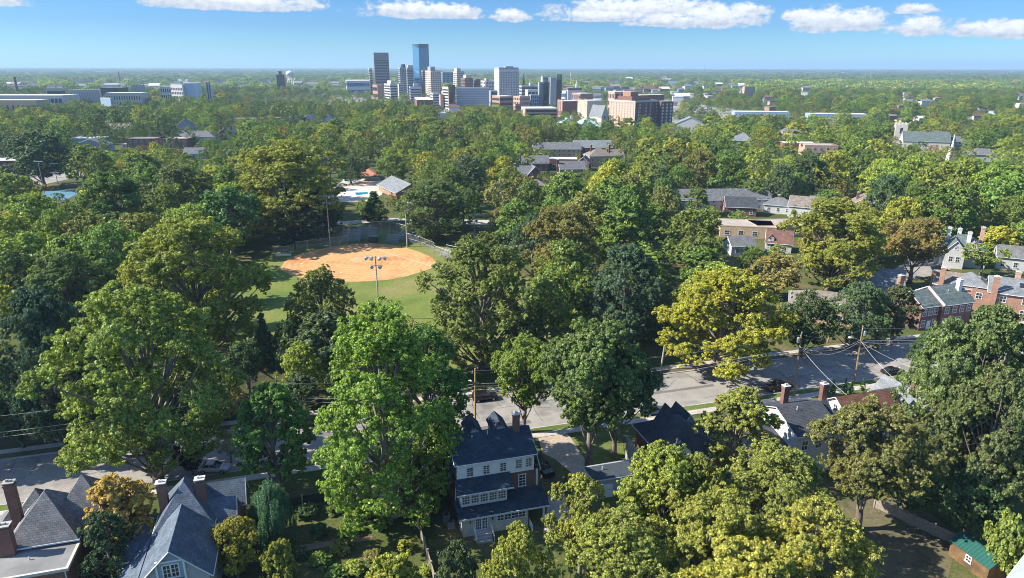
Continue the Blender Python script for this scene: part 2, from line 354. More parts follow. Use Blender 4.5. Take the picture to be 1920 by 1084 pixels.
def variant(kind, lod, seed=0):
    seed %= 4; k = (kind, lod, seed)
    if k in _tv: return _tv[k]
    shape, H, R, z0, w_, nl, ex = VAR[kind]; ex = dict(ex)
    s0 = hash(kind) % 1 + sum(map(ord, kind)) + seed * 77
    seed %= 4
    if lod == 0: n, leaf = int(255000 * w_), .245
    elif lod == 1: n, leaf = int(42000 * w_), .52
    elif lod == 2: n, leaf = int(12000 * w_), .85
    else: n, leaf = 500, 2.3
    if kind in ('bush', 'willow'): leaf *= .62; n = int(n * 1.5)
    if lod >= 2: ex['msub'] = 9; nl = max(12, nl * 2 // 3)
    if kind == 'willow': ex['aspect'] = .42
    ex['twigs'] = (7, 4, 2, 1)[lod]; ex['rough'] = (.62, .5, .36, .3)[lod]
    V, var, lobes = crown_data(s0, H, R, z0, shape, n, leaf, nl, **ex)
    cm = quads('crown', V, var, LEAF); tm = trunk_mesh(s0, H, R, z0, lobes, .026 * H if kind != 'bush' else .06, lod > 0)
    _tv[k] = (cm, tm, H, R); return _tv[k]
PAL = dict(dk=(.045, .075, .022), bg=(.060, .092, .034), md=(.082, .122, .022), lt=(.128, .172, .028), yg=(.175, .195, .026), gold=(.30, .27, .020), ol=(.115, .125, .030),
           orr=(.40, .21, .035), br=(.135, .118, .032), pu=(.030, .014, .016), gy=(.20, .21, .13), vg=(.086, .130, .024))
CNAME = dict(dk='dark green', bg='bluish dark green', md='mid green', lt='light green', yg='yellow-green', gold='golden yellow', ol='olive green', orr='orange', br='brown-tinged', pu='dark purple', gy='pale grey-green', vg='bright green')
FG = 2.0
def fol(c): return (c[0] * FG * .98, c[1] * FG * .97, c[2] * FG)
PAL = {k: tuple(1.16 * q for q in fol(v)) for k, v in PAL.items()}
RT = random.Random(5)
TREES = []                                                   # (x, y, radius) of trees already standing
KEEP = []                                                    # (x0,y0,x1,y1,D): photo windows that trees nearer than D leave open
def jitter(c, r=RT, a=.14):
    k = 1 + r.uniform(-a, a); return (c[0] * k * (1 + r.uniform(-.1, .14)), c[1] * k, c[2] * k)
def add_tree(name, x, y, h, rad, kind, col, label, lod, group=None, seed=0, cat='tree', z=0):
    cm, tm, H, R = variant(kind, lod, seed)
    e = empty(name, x, y, z, RT.uniform(0, 6.28)); e.scale = (rad / R, rad / R, h / H)
    tag(e, label, cat, group)
    t = jitter(PAL[col]) if isinstance(col, str) else fol(col)
    c = link('crown', cm, e); c['tint'] = [float(q) for q in t]; c['tint'] = (float(t[0]), float(t[1]), float(t[2]))
    link('trunk', tm, e)
    TREES.append((x, y, rad)); return e
def tree_px(px, ytop, ybase, wpx, kind, col, label, lod=0, seed=0, name='tree', group=None, cat='tree', zb=0, xb=None):
    """crown centred on photo column px, top at row ytop, trunk meeting the ground at row ybase"""
    x, y = P(xb if xb else px, ybase, zb)
    x0, _, ztop = Q(px, ytop, y)
    dep = y * math.cos(PIT) + (CH - ztop * .6) * math.sin(PIT)
    x = x0 if xb is None else x
    return add_tree(name, x, y, ztop - zb, wpx * dep / F / 2 * (.76 if kind == 'bush' else 1), kind, col, label, lod, group, seed, cat, zb)
# ---------------------------------------------------------------- ground
def ground_mat():
    m, N, L, b = newmat('grass_ground')
    tc = N.new('ShaderNodeTexCoord')
    def noise(s, d, r=.6):
        n = N.new('ShaderNodeTexNoise'); n.inputs['Scale'].default_value = s; n.inputs['Detail'].default_value = d; n.inputs['Roughness'].default_value = r
        L.new(tc.outputs['Object'], n.inputs['Vector']); return n.outputs[0]
    def ramp(f, *st):
        r = N.new('ShaderNodeValToRGB'); L.new(f, r.inputs[0]); el = r.color_ramp.elements
        while len(el) < len(st): el.new(.5)
        for e, (p, c) in zip(el, st): e.position = p; e.color = c4(c)
        return r.outputs[0]
    a = ramp(noise(.09, 8, .65), (.36, (.055, .085, .022)), (.5, (.085, .105, .030)), (.62, (.14, .12, .055)), (.72, (.19, .15, .085)))
    f = ramp(noise(3.0, 4), (.3, (.6, .6, .6)), (.7, (1.3, 1.3, 1.3)))
    mu = N.new('ShaderNodeMix'); mu.data_type = 'RGBA'; mu.blend_type = 'MULTIPLY'; mu.inputs['Factor'].default_value = 1
    L.new(a, mu.inputs['A']); L.new(f, mu.inputs['B']); L.new(mu.outputs['Result'], b.inputs['Base Color']); b.inputs['Roughness'].default_value = .95; b.inputs['Specular IOR Level'].default_value = .1
    return m
def surf_mat(name, cols, scale, fine=6.0, stripes=None, rough=.9, spec=.15):
    m, N, L, b = newmat(name); tc = N.new('ShaderNodeTexCoord')
    n = N.new('ShaderNodeTexNoise'); n.inputs['Scale'].default_value = scale; n.inputs['Detail'].default_value = 8; n.inputs['Roughness'].default_value = .62; L.new(tc.outputs['Object'], n.inputs['Vector'])
    r = N.new('ShaderNodeValToRGB'); L.new(n.outputs[0], r.inputs[0]); el = r.color_ramp.elements
    while len(el) < len(cols): el.new(.5)
    for i, (e, c) in enumerate(zip(el, cols)): e.position = .33 + .34 * i / (len(cols) - 1); e.color = c4(c)
    n2 = N.new('ShaderNodeTexNoise'); n2.inputs['Scale'].default_value = fine; n2.inputs['Detail'].default_value = 3; L.new(tc.outputs['Object'], n2.inputs['Vector'])
    f = N.new('ShaderNodeMapRange'); f.inputs[1].default_value = .3; f.inputs[2].default_value = .7; f.inputs[3].default_value = .82; f.inputs[4].default_value = 1.18; L.new(n2.outputs[0], f.inputs[0])
    mu = N.new('ShaderNodeVectorMath'); mu.operation = 'SCALE'; L.new(r.outputs[0], mu.inputs[0]); L.new(f.outputs[0], mu.inputs['Scale']); col = mu.outputs[0]
    if stripes:                                              # drag rings / mowing / seams: (type, scale, amount, centre)
        ty, sc_, am, cen = stripes
        mp = N.new('ShaderNodeMapping'); L.new(tc.outputs['Object'], mp.inputs[0]); mp.inputs['Location'].default_value = (-cen[0], -cen[1], 0); 
        wv = N.new('ShaderNodeTexWave'); wv.wave_type = ty
        if ty == 'RINGS': wv.rings_direction = 'Z'
        wv.inputs['Scale'].default_value = sc_; wv.inputs['Distortion'].default_value = 2.2; wv.inputs['Detail'].default_value = 2; wv.inputs['Detail Scale'].default_value = .4
        L.new(mp.outputs[0], wv.inputs['Vector'])
        f2 = N.new('ShaderNodeMapRange'); f2.inputs[3].default_value = 1 - am; f2.inputs[4].default_value = 1 + am; L.new(wv.outputs[1], f2.inputs[0])
        m3 = N.new('ShaderNodeVectorMath'); m3.operation = 'SCALE'; L.new(col, m3.inputs[0]); L.new(f2.outputs[0], m3.inputs['Scale']); col = m3.outputs[0]
    L.new(col, b.inputs['Base Color']); b.inputs['Roughness'].default_value = rough; b.inputs['Specular IOR Level'].default_value = spec
    return m
def sheet(name, pts, z, m, th=0, kind='structure'):
    mb = MB(); p = [(a, b_, z) for a, b_ in pts]
    ar = sum(p[i][0] * p[(i + 1) % len(p)][1] - p[(i + 1) % len(p)][0] * p[i][1] for i in range(len(p)))
    if ar < 0: p = p[::-1]
    if th: mb.slab(p, th)
    else: mb.face(p)
    return tag(mb.build(name, m), kind=kind)
g = MB(); G = 18000
g.face([(-G, -400, 0), (G, -400, 0), (G, G, 0), (-G, G, 0)])
tag(g.build('ground', ground_mat()), kind='structure')
asph = surf_mat('asphalt', [(.17, .163, .15), (.31, .29, .26), (.25, .235, .21)], .16, 6, ('BANDS', .05, .03, (0, 0)))
conc = surf_mat('pavement_concrete', [(.36, .32, .27), (.46, .42, .36), (.40, .37, .33)], .25, 3)
lawn = surf_mat('lawn', [(.07, .12, .022), (.11, .15, .035), (.15, .155, .055)], .2, 2.5)
dry = surf_mat('leaf_litter', [(.10, .085, .05), (.15, .12, .07), (.08, .085, .035)], .3, 2.5)
def strip(name, u0, u1, v0, v1, z, m, th=0): return sheet(name, [UV2(u0, v0), UV2(u1, v0), UV2(u1, v1), UV2(u0, v1)], z, m, th)
strip('road', -220, 330, 97.2, 110.3, .02, asph)
def kerb(v0, v1): strip('kerb', -220, 330, v0, v1, .14, M['concrete'], .16)
kerb(96.95, 97.2); kerb(110.3, 110.55)
strip('verge', -220, 330, 95.5, 96.95, .10, lawn, .12); strip('verge', -220, 330, 110.55, 112.2, .10, dry, .12)
strip('pavement', -220, 330, 94.0, 95.5, .12, conc, .14); strip('pavement', -220, 330, 112.2, 113.6, .12, conc, .14)
crack = mat('tar_seam', (.07, .07, .07), .7, .1)
mb = MB(); rr = random.Random(3)
for k in range(60):                                          # tar seams across and along the carriageway
    u = rr.uniform(-90, 130); v = rr.uniform(98, 109); a = rr.choice([0, 0, 1.57]) + rr.uniform(-.15, .15); p = [(u, v)]
    for j in range(6): u += math.cos(a) * 1.6; v += math.sin(a) * 1.6; a += rr.uniform(-.25, .25); p.append((u, min(109.8, max(97.6, v))))
    for (a0, b0), (a1, b1) in zip(p, p[1:]):
        d = Vector((b0 - b1, a1 - a0)); d = d.normalized() * .045 if d.length > .01 else Vector((0, .04))
        q = [(a0 - d.x, b0 - d.y), (a1 - d.x, b1 - d.y), (a1 + d.x, b1 + d.y), (a0 + d.x, b0 + d.y)]
        mb.face([UV2(*t) + (.026,) for t in q])
tag(mb.build('road_seams', crack), kind='structure')
def pp(*pts): return [P(*q) for q in pts]
# driveway and front walk by the white house, dirt yards
sheet('driveway', pp((1008, 812), (1058, 806), (1072, 822), (1112, 884), (1080, 893), (1040, 860), (1018, 850)), .05, surf_mat('driveway_concrete', [(.33, .27, .20), (.42, .35, .27), (.36, .31, .25)], .3, 3))
sheet('lawn', pp((1062, 822), (1165, 806), (1172, 850), (1150, 868), (1105, 872)), .03, lawn)
sheet('lawn', pp((1290, 786), (1345, 780), (1345, 792), (1290, 800)), .03, lawn)
sheet('lawn', pp((1430, 768), (1480, 756), (1700, 712), (1780, 706), (1780, 722), (1600, 745), (1440, 784)), .03, lawn)
sheet('yard_dirt', pp((1560, 940), (1700, 930), (1800, 1000), (1780, 1084), (1720, 1200), (1500, 1200), (1500, 1000)), .02, surf_mat('yard_soil', [(.08, .075, .04), (.14, .12, .07), (.10, .11, .045)], .25, 2))
sheet('yard_path', pp((560, 1024), (640, 1012), (700, 1006), (700, 1012), (640, 1022), (560, 1036)), .03, mat('path_earth', (.24, .18, .13), .95, .2))
sheet('patio', pp((1020, 1000), (1075, 985), (1060, 925), (1030, 930)), .05, conc)
sheet('woodland_floor', [UV2(-220, 113.8), UV2(5, 113.8), UV2(5, 128), UV2(-40, 150), UV2(-220, 150)], .03, surf_mat('woodland_soil', [(.035, .035, .018), (.06, .065, .025), (.09, .07, .04)], .2, 2))
# ball field
HB = P(690, 462); B1 = P(822, 503); B3 = P(526, 506)
ORG = surf_mat('infield_clay', [(.41, .195, .075), (.56, .312, .135), (.49, .252, .10)], .07, .9, ('RINGS', .16, .075, (-48, 205)))
chalk = mat('chalk', (.62, .52, .42), .9, .15)
fgrass = surf_mat('field_grass', [(.085, .135, .028), (.145, .18, .038), (.23, .20, .080)], .055, 1.2)
sheet('field_grass', pp((470, 500), (520, 470), (560, 452), (655, 433), (740, 433), (850, 470), (1100, 560), (1120, 640), (960, 690), (600, 690), (430, 660), (440, 560)), .02, fgrass)
cx, cy = -47.5, 205.0
arc = []
for px, py in ((526, 506), (545, 516), (575, 524), (610, 527.5), (650, 529), (690, 528.5), (730, 525), (765, 518), (795, 509), (822, 499), (812, 484), (790, 474), (765, 466), (735, 460), (700, 457), (660, 458), (625, 463), (595, 469), (560, 478), (535, 490)): arc.append(P(px, py))
sheet('infield', arc, .04, ORG)
mb = MB()
def line(a, b, wd, z=.06):
    d = Vector((b[0] - a[0], b[1] - a[1])).normalized(); n = Vector((-d.y, d.x)) * wd
    mb.face([(a[0] - n.x, a[1] - n.y, z), (b[0] - n.x, b[1] - n.y, z), (b[0] + n.x, b[1] + n.y, z), (a[0] + n.x, a[1] + n.y, z)])
line(P(689, 463), P(818, 502), .11); line(P(684, 463), P(536, 502), .07)
cx, cy = P(690, 464)
for s in (-1, 1): line((cx + s * 1.6 - .6, cy - 1), (cx + s * 1.6 + .5, cy + 1.2), .08)
tag(mb.build('chalk_lines', chalk), kind='structure')
for q_, t_ in (((689, 463), 'home plate at the tip of the two chalk lines'), ((790, 494), 'white base near the right chalk line'), ((640, 513), 'white base at the near edge of the clay'), ((566, 496), 'white base near the left chalk line')):
    x, y = P(*q_); tag(MB().box(x - .3, x + .3, y - .3, y + .3, .045, .13).build('base', mat('base_white', (.6, .6, .58), .7)), t_, 'base', 'bases on the clay infield')
x, y = P(672, 487); mb = MB()
for k in range(20): a = k * .314159; b_ = a + .314159; mb.face([(x, y, .22), (x + 2.6 * math.cos(a), y + 2.6 * math.sin(a), .05), (x + 2.6 * math.cos(b_), y + 2.6 * math.sin(b_), .05)])
tag(mb.build('mound', surf_mat('mound_clay', [(.50, .30, .15), (.56, .35, .18)], .3, 1)), kind='structure')
patch = surf_mat('asphalt_patch', [(.13, .125, .12), (.17, .165, .155)], .4, 4)
for u_, v_, a_, b_ in ((-60, 101, 9, 1.6), (-38, 106, 4, 2.2), (18, 99, 14, 1.1), (34, 105, 3.2, 2.4), (52, 103, 18, .9), (74, 99.5, 5, 2.2), (-6, 104, 5, 1.4)): strip('asphalt_patch', u_, u_ + a_, v_, v_ + b_, .024, patch)
sheet('park_path', pp((1020, 572), (1062, 556), (1066, 560), (1030, 578)), .05, conc)
sheet('park_path', pp((770, 408), (960, 415), (960, 424), (770, 418)), .05, conc)
sheet('park_path', pp((600, 418), (770, 408), (770, 413), (600, 425)), .05, conc)
# street and parking areas among the trees
sheet('side_street', pp((1650, 520), (1700, 490), (1790, 484), (1800, 492), (1770, 512), (1700, 524)), .03, asph)
sheet('parking_lot', pp((-40, 352), (-40, 330), (60, 326), (140, 322), (165, 330), (90, 346), (60, 356)), .03, asph)
sheet('tennis_court', pp((60, 372), (86, 361), (142, 357), (150, 364), (120, 378)), .05, surf_mat('court_blue', [(.09, .20, .28), (.11, .23, .31)], .1, 1))
sheet('pool_deck', pp((628, 380), (630, 348), (648, 337), (712, 333), (722, 350), (716, 366), (690, 378)), .05, surf_mat('deck_concrete', [(.48, .41, .32), (.56, .49, .39)], .2, 1))
for q in (((640, 366), (650, 356), (668, 352), (700, 356), (700, 366), (660, 372)), ((640, 338), (662, 335), (668, 340), (646, 343)), ((588, 352), (640, 352), (636, 376), (590, 380))):
    sheet('pool_surround', pp(*q), .09, M['flatw'])
for q in (((650, 337), (664, 336), (665, 340), (652, 341.5)), ((590, 356), (632, 357), (630, 372), (594, 374)), ((666, 362), (690, 361), (690, 365), (668, 367))):
    sheet('pool_water', pp(*q), .13, glassm('pool_water', (.03, .28, .42), .08, .5))
sheet('city_block', [(-300, 1000), (-60, 930), (120, 720), (250, 700), (330, 1000), (260, 1500), (-360, 1600)], .05, surf_mat('city_ground', [(.20, .19, .18), (.30, .28, .25), (.11, .13, .07)], .01, .2))
# ---------------------------------------------------------------- buildings
_wc = {}
def window_mesh(w_, h_, cols, rows, fm):
    k = (round(w_, 2), round(h_, 2), cols, rows, fm.name)
    if k not in _wc:
        mb = MB(); t = .12
        mb.box(-w_ / 2 - t, w_ / 2 + t, -.07, .02, h_, h_ + t); mb.box(-w_ / 2 - t - .04, w_ / 2 + t + .04, -.12, .02, -t, 0)
        mb.box(-w_ / 2 - t, -w_ / 2, -.07, .02, 0, h_); mb.box(w_ / 2, w_ / 2 + t, -.07, .02, 0, h_)
        for i in range(1, cols): x = -w_ / 2 + w_ * i / cols; mb.box(x - .03, x + .03, -.045, .01, 0, h_)
        for j in range(1, rows): z = h_ * j / rows; q = .045 if j * 2 == rows else .028; mb.box(-w_ / 2, w_ / 2, -.048, .008, z - q, z + q)
        _wc[k] = mb.mesh('window', fm)
    return _wc[k]
def pane_mesh(w_, h_, gm):
    k = ('p', round(w_, 2), round(h_, 2), gm.name)
    if k not in _wc: _wc[k] = MB().box(-w_ / 2, w_ / 2, -.015, 0, 0, h_).mesh('pane', gm)
    return _wc[k]
class Bd:
    def __init__(s, label, cat, x, y, rot=TH, name='house', group=None, z=0, lm=None, lz=6):
        s.e = tag(empty(name, x, y, z, rot), label, cat, group); s.x, s.y, s.rot = x, y, rot; s.nwin = {}
        if lm: landmark(lm, x, y, lz)
    def wall(s, x0, x1, y0, y1, z0, z1, m, name='wall', skip='b'):
        s.b = (x0, x1, y0, y1); return MB().box(x0, x1, y0, y1, z0, z1, skip).build(name, m, s.e)
    def prism(s, x0, x1, y0, y1, z, rise, axis, m, gm, o=.45, oe=.3, th=.16, name='roof', fascia=True):
        """gable roof with overhangs; axis = direction of the ridge; gable triangles in gm"""
        if axis == 'x':
            c = (y0 + y1) / 2; sl = rise / ((y1 - y0) / 2); lo = z - o * sl; top = z + rise
            A = [(x0 - oe, y0 - o, lo), (x1 + oe, y0 - o, lo), (x1 + oe, c, top), (x0 - oe, c, top)]
            B = [(x1 + oe, y1 + o, lo), (x0 - oe, y1 + o, lo), (x0 - oe, c, top), (x1 + oe, c, top)]
            tri = [[(x0, y1, z), (x0, y0, z), (x0, c, top - th)], [(x1, y0, z), (x1, y1, z), (x1, c, top - th)]]
        else:
            c = (x0 + x1) / 2; sl = rise / ((x1 - x0) / 2); lo = z - o * sl; top = z + rise
            A = [(x0 - o, y1 + oe, lo), (x0 - o, y0 - oe, lo), (c, y0 - oe, top), (c, y1 + oe, top)]
            B = [(x1 + o, y0 - oe, lo), (x1 + o, y1 + oe, lo), (c, y1 + oe, top), (c, y0 - oe, top)]
            tri = [[(x0, y0, z), (x1, y0, z), (c, y0, top - th)], [(x1, y1, z), (x0, y1, z), (c, y1, top - th)]]
        mb = MB()
        for q in (A, B):
            q = [(a, b, c_ + .05) for a, b, c_ in q]; mb.slab(q, th)
        r = mb.build(name, m, s.e)
        [MB().face(t).build('gable', gm, s.e) for t in tri]
        if fascia:
            f = MB()
            for q in (A, B):
                a, b, c2, d = [Vector(t) for t in q]
                for u, v in ((a, b), (b, c2), (d, a)):
                    dd = (v - u).normalized() * .0; f.tube([u + Vector((0, 0, -.04)), v + Vector((0, 0, -.04))], .075, 4)
            f.build('gutter', M['trim'], r)
        return r
    def hip(s, x0, x1, y0, y1, z, rise, m, o=.45, inset=None, name='roof', th=.14, trim=True):
        x0 -= o; x1 += o; y0 -= o; y1 += o; W_ = x1 - x0; D_ = y1 - y0; h = min(W_, D_) / 2 if inset is None else inset; t = z + rise; z = z - .05
        if W_ >= D_: a, b = (x0 + h, (y0 + y1) / 2, t), (x1 - h, (y0 + y1) / 2, t)
        else: a, b = ((x0 + x1) / 2, y0 + h, t), ((x0 + x1) / 2, y1 - h, t)
        c = [(x0, y0, z), (x1, y0, z), (x1, y1, z), (x0, y1, z)]; mb = MB()
        if W_ >= D_: fs = [[c[0], c[1], b, a], [c[1], c[2], b], [c[2], c[3], a, b], [c[3], c[0], a]]
        else: fs = [[c[0], c[1], a], [c[1], c[2], b, a], [c[2], c[3], b], [c[3], c[0], a, b]]
        for f in fs:
            if len(f) == 4 and (Vector(f[2]) - Vector(f[3])).length < .05: f = f[:3]
            mb.face(f)
        mb.box(x0, x1, y0, y1, z - th, z - .003, 't'); r = mb.build(name, m, s.e)
        if trim: MB().box(x0 - .06, x1 + .06, y0 - .06, y0, z - th - .02, z + .01).box(x0 - .06, x1 + .06, y1, y1 + .06, z - th - .02, z + .01).box(x0 - .06, x0, y0, y1, z - th - .02, z + .01).box(x1, x1 + .06, y0, y1, z - th - .02, z + .01).build('gutter', M['trim'], r)
        return r
    def flat(s, x0, x1, y0, y1, z, m, par=.35, pm=None, o=.0):
        r = MB().box(x0 - o + .01, x1 + o - .01, y0 - o + .01, y1 + o - .01, z, z + .12, 'b').build('roof', m, s.e); pm = pm or M['lime']
        if par:
            t = .25; MB().box(x0 - o - .05, x1 + o + .05, y0 - o - .05, y0 - o + t, z, z + par).box(x0 - o - .05, x1 + o + .05, y1 + o - t, y1 + o + .05, z, z + par).box(x0 - o - .05, x0 - o + t, y0 - o + t, y1 + o - t, z, z + par).box(x1 + o - t, x1 + o + .05, y0 - o + t, y1 + o - t, z, z + par).build('parapet', pm, s.e)
        return r
    def lean(s, x0, x1, y0, y1, z0, z1, m, o=.3, th=.14):
        """single slope rising from y0 (z0) to y1 (z1)"""
        sl = (z1 - z0) / (y1 - y0)
        r = MB().slab([(x0 - o, y0 - o, z0 - o * sl), (x1 + o, y0 - o, z0 - o * sl), (x1 + o, y1, z1), (x0 - o, y1, z1)], th).build('roof', m, s.e)
        MB().box(x0 - o - .05, x1 + o + .05, y0 - o - .08, y0 - o - .002, z0 - o * sl - th - .03, z0 - o * sl + .02).build('gutter', M['trim'], r); return r
    def win(s, face, p, z, w_=.95, h_=1.45, cols=2, rows=2, fm=None, gm=None, b=None, parent=None):
        b = b or s.b; fm = fm or M['white']; gm = gm or M['glass']
        loc, rz = {'f': ((p, b[2] - .003, z), 0), 'r': ((b[1] + .003, p, z), math.pi / 2), 'k': ((p, b[3] + .003, z), math.pi), 'l': ((b[0] - .003, p, z), -math.pi / 2)}[face]
        o = link('window', window_mesh(w_, h_, cols, rows, fm), s.e, loc, rz); link('pane', pane_mesh(w_, h_, gm), o); return o
    def wins(s, face, ps, z, **k):
        for p in ps: s.win(face, p, z, **k)
    def door(s, p, z=0, w_=1, h_=2.1, m=None, b=None, face='f'):
        b = b or s.b; loc, rz = {'f': ((p, b[2] - .003, z), 0), 'r': ((b[1] + .003, p, z), math.pi / 2), 'l': ((b[0] - .003, p, z), -math.pi / 2)}[face]
        mb = MB().box(-w_ / 2, w_ / 2, -.05, 0, 0, h_).box(-w_ / 2 + .15, w_ / 2 - .15, -.075, -.05, .2, .9).box(-w_ / 2 + .15, w_ / 2 - .15, -.075, -.05, 1.1, h_ - .15)
        o = mb.build('door', m or M['white'], s.e); o.location = loc; o.rotation_euler = (0, 0, rz); MB().ball((w_ / 2 - .12, -.1, 1), .05, 6, 4).build('handle', M['metal'], o)
    def chimney(s, x, y, z0, z1, w_=.9, d=.6, m=None, cap=None):
        m = m or M['brick']
        o = MB().box(x - w_ / 2, x + w_ / 2, y - d / 2, y + d / 2, z0, z1).box(x - w_ / 2 - .07, x + w_ / 2 + .07, y - d / 2 - .07, y + d / 2 + .07, z1 - .45, z1 - .2).build('chimney', m, s.e)
        MB().box(x - w_ / 2 - .1, x + w_ / 2 + .1, y - d / 2 - .1, y + d / 2 + .1, z1 + .002, z1 + .12).box(x - w_ * .25, x - w_ * .02, y - .12, y + .12, z1 + .12, z1 + .4).box(x + w_ * .06, x + w_ * .3, y - .12, y + .12, z1 + .12, z1 + .34).build('cap', cap or M['mortar'], o)
    def vent(s, x, y, z, h=.5): MB().tube([(x, y, z - .3), (x, y, z + h)], .07, 6).build('vent_pipe', M['trim'], s.e)
    def dormer(s, x, y0, z, w_=1.8, h_=1.4, dep=2.6, rm=None, wm=None, rise=.8):
        """small gabled dormer facing -y"""
        d = MB().box(x - w_ / 2, x + w_ / 2, y0, y0 + dep, z, z + h_, 'b').face([(x - w_ / 2, y0, z + h_), (x + w_ / 2, y0, z + h_), (x, y0, z + h_ + rise)]).build('dormer', wm or M['whitesid'], s.e)
        t = z + h_ + rise; o = .22; lo = z + h_ - o * rise / (w_ / 2); a = x - w_ / 2 - o; b = x + w_ / 2 + o; p = y0 - .25; q = y0 + dep + .9
        MB().slab([(a, q, lo + .06), (a, p, lo + .06), (x, p, t + .06), (x, q, t + .06)], .1).slab([(b, p, lo + .06), (b, q, lo + .06), (x, q, t + .06), (x, p, t + .06)], .1).build('roof', rm or M['sh_dark'], d)
        ww = link('window', window_mesh(.75, h_ * .7, 2, 2, M['white']), d, (x, y0 - .003, z + h_ * .2)); 
        ww.name = 'window'; MB().box(x - .37, x + .37, y0 - .02, y0 - .005, z + h_ * .2, z + h_ * .9).build('pane', M['glass'], d)

# --- the white house in the middle
x0, y0 = P(870, 1008)
C = Bd('white three-level house with dark slate roofs and back sunroom, beside the tall bright green tree', 'house', x0, y0, lm='white house')
TREES.append((x0 + 4, y0 + 7, 9))
C.wall(0, 8.8, 0, 3.2, 0, 3.0, M['paintbr']); b0 = C.b
C.wall(0, 10.9, 3.2, 10.2, 0, 6.45, M['brick'], skip='bt'); b1 = C.b
C.wall(-.05, 10.5, 3.0, 10.3, 6.45, 9.2, M['cream'], 'upper_wall'); b2 = C.b
C.lean(-.2, 11.3, -.02, 3.2, 3.0, 3.75, M['sh_blue'], .35)
C.wall(.1, 6.3, 1.4, 3.0, 3.55, 5.75, M['trim'], 'sunroom_wall'); b3 = C.b
C.lean(-.1, 6.75, 1.4, 3.0, 5.8, 6.75, M['sh_blue'], .35)
for i in range(5): C.win('f', .75 + i * 1.21, 3.95, w_=.95, h_=1.45, cols=3, rows=4, gm=M['glassw'], b=b3)
for k, x in enumerate((1.7, 3.9, 6.2)): C.win('f', x, 7.0, w_=.78, h_=1.2, cols=2, rows=4, b=b2)
for x in (8.35, 9.75): C.win('f', x, 7.1, w_=.78, h_=1.2, cols=2, rows=4, gm=M['glassw'], b=b2)
C.win('f', 8.9, 4.1, w_=.85, h_=1.7, cols=2, rows=4, b=b1)
for i in range(4): C.win('f', 5.0 + i * .98, 1.65, w_=.82, h_=.75, cols=2, rows=2, b=b0)
for s_ in (0, 1):                                            # french doors
    d = link('door', window_mesh(.62, 2.0, 3, 5, M['white']), C.e, (2.05 + s_ * .84, -.004, .85)); link('pane', pane_mesh(.62, 2.0, M['glass']), d)
for x in (.95, 3.95): MB().box(x - .06, x + .06, -.16, 0, 1.95, 2.35).build('wall_lamp', M['dmetal'], C.e)
MB().box(1.4, 3.6, -1.2, -.002, 0, .8).box(1.5, 3.5, -1.55, -1.202, 0, .55).box(1.5, 3.5, -1.9, -1.552, 0, .28).build('steps', M['concrete'], C.e)
for x in (1.35, 3.65):
    r_ = MB().tube([(x, 0, 1.75), (x, -1.2, 1.65), (x, -2.1, .95)], .045, 4)
    for k in range(8): t = k / 7; yy = -.05 - t * 2.0; zt = 1.74 - .09 * min(1, -yy / 1.2) if yy > -1.2 else 1.65 - (-yy - 1.2) * .78; r_.tube([(x, yy, max(0, .8 - max(0, -yy - 1.2) * .7)), (x, yy, zt)], .03, 4)
    r_.build('railing', M['white'], C.e)
for x in (11.0,): MB().box(x - .12, x + .12, .05, .29, 0, 2.98).build('porch_post', M['white'], C.e)
MB().box(10.85, 11.05, 3.0, 3.2, 3.9, 6.4).build('porch_post', M['white'], C.e)
r_ = MB().tube([(9.0, .1, 1.0), (9.0, -1.5, 1.0)], .04, 4)
for k in range(8): r_.tube([(9.0, -.02 - k * .2, 0), (9.0, -.02 - k * .2, 1.0)], .028, 4)
r_.build('railing', M['white'], C.e)
C.prism(-.05, 10.5, 3.0, 10.3, 9.2, 1.9, 'x', M['sh_blue'], M['cream'], .4, .35)
# gambrel skirts: the steep lower slopes at both ends
MB().slab([(10.55, 2.9, 9.1), (10.55, 10.3, 9.1), (11.8, 10.5, 6.4), (11.8, 2.9, 6.4)][::-1], .12).build('side_roof', M['sh_blue'], C.e)
MB().slab([(-.12, 2.9, 9.1), (-1.2, 2.9, 6.3), (-1.2, 10.5, 6.3), (-.12, 10.3, 9.1)], .12).build('side_roof', M['sh_blue'], C.e)
MB().tube([(-.3, 2.85, 6.5), (-.3, 2.85, 3.7)], .05, 5).build('downpipe', M['trim'], C.e); MB().tube([(10.75, 2.85, 9.0), (11.4, 2.8, 6.4)], .05, 5).build('downpipe', M['trim'], C.e)
C.chimney(8.9, 6.2, 8, 13.4, .85, .7, M['brickb']); C.vent(4.9, 6.2, 11.0, .45); C.vent(2.7, 6.0, 10.9, .3)
for x in (3.3, 6.9):                                        # street-side dormers peeking over the ridge
    d = MB().box(x - .95, x + .95, 7.2, 10.2, 9, 11.0).build('dormer', M['cream'], C.e)
    MB().slab([(x - 1.2, 10.4, 10.8), (x - 1.2, 6.2, 10.8), (x, 7.4, 12.0), (x, 10.4, 12.0)], .1).slab([(x + 1.2, 6.2, 10.8), (x + 1.2, 10.4, 10.8), (x, 10.4, 12.0), (x, 7.4, 12.0)], .1).build('roof', M['sh_blue'], d)
for k, (x, y, lb) in enumerate(((-1.4, 4.2, 'grey air conditioning unit behind another, by the white house wall'), (-1.1, 2.6, 'front grey air conditioning unit at the left corner of the white house'))):
    X, Y = x0 + x * CU - y * SU, y0 + x * SU + y * CU
    e = tag(empty('air_conditioner', X, Y, 0, TH), lb, 'air conditioner', 'air conditioners beside the white house')
    mb = MB(); [mb.box(-.42, .42, -.42, .42, .05 + i * .075, .095 + i * .075) for i in range(11)]; mb.build('housing', M['metal'], e)
    MB().tube([(0, 0, .88), (0, 0, .93)], .34, 14).build('fan_grille', M['dmetal'], e); MB().box(-.5, .5, -.5, .5, 0, .05).build('base', M['concrete'], e)

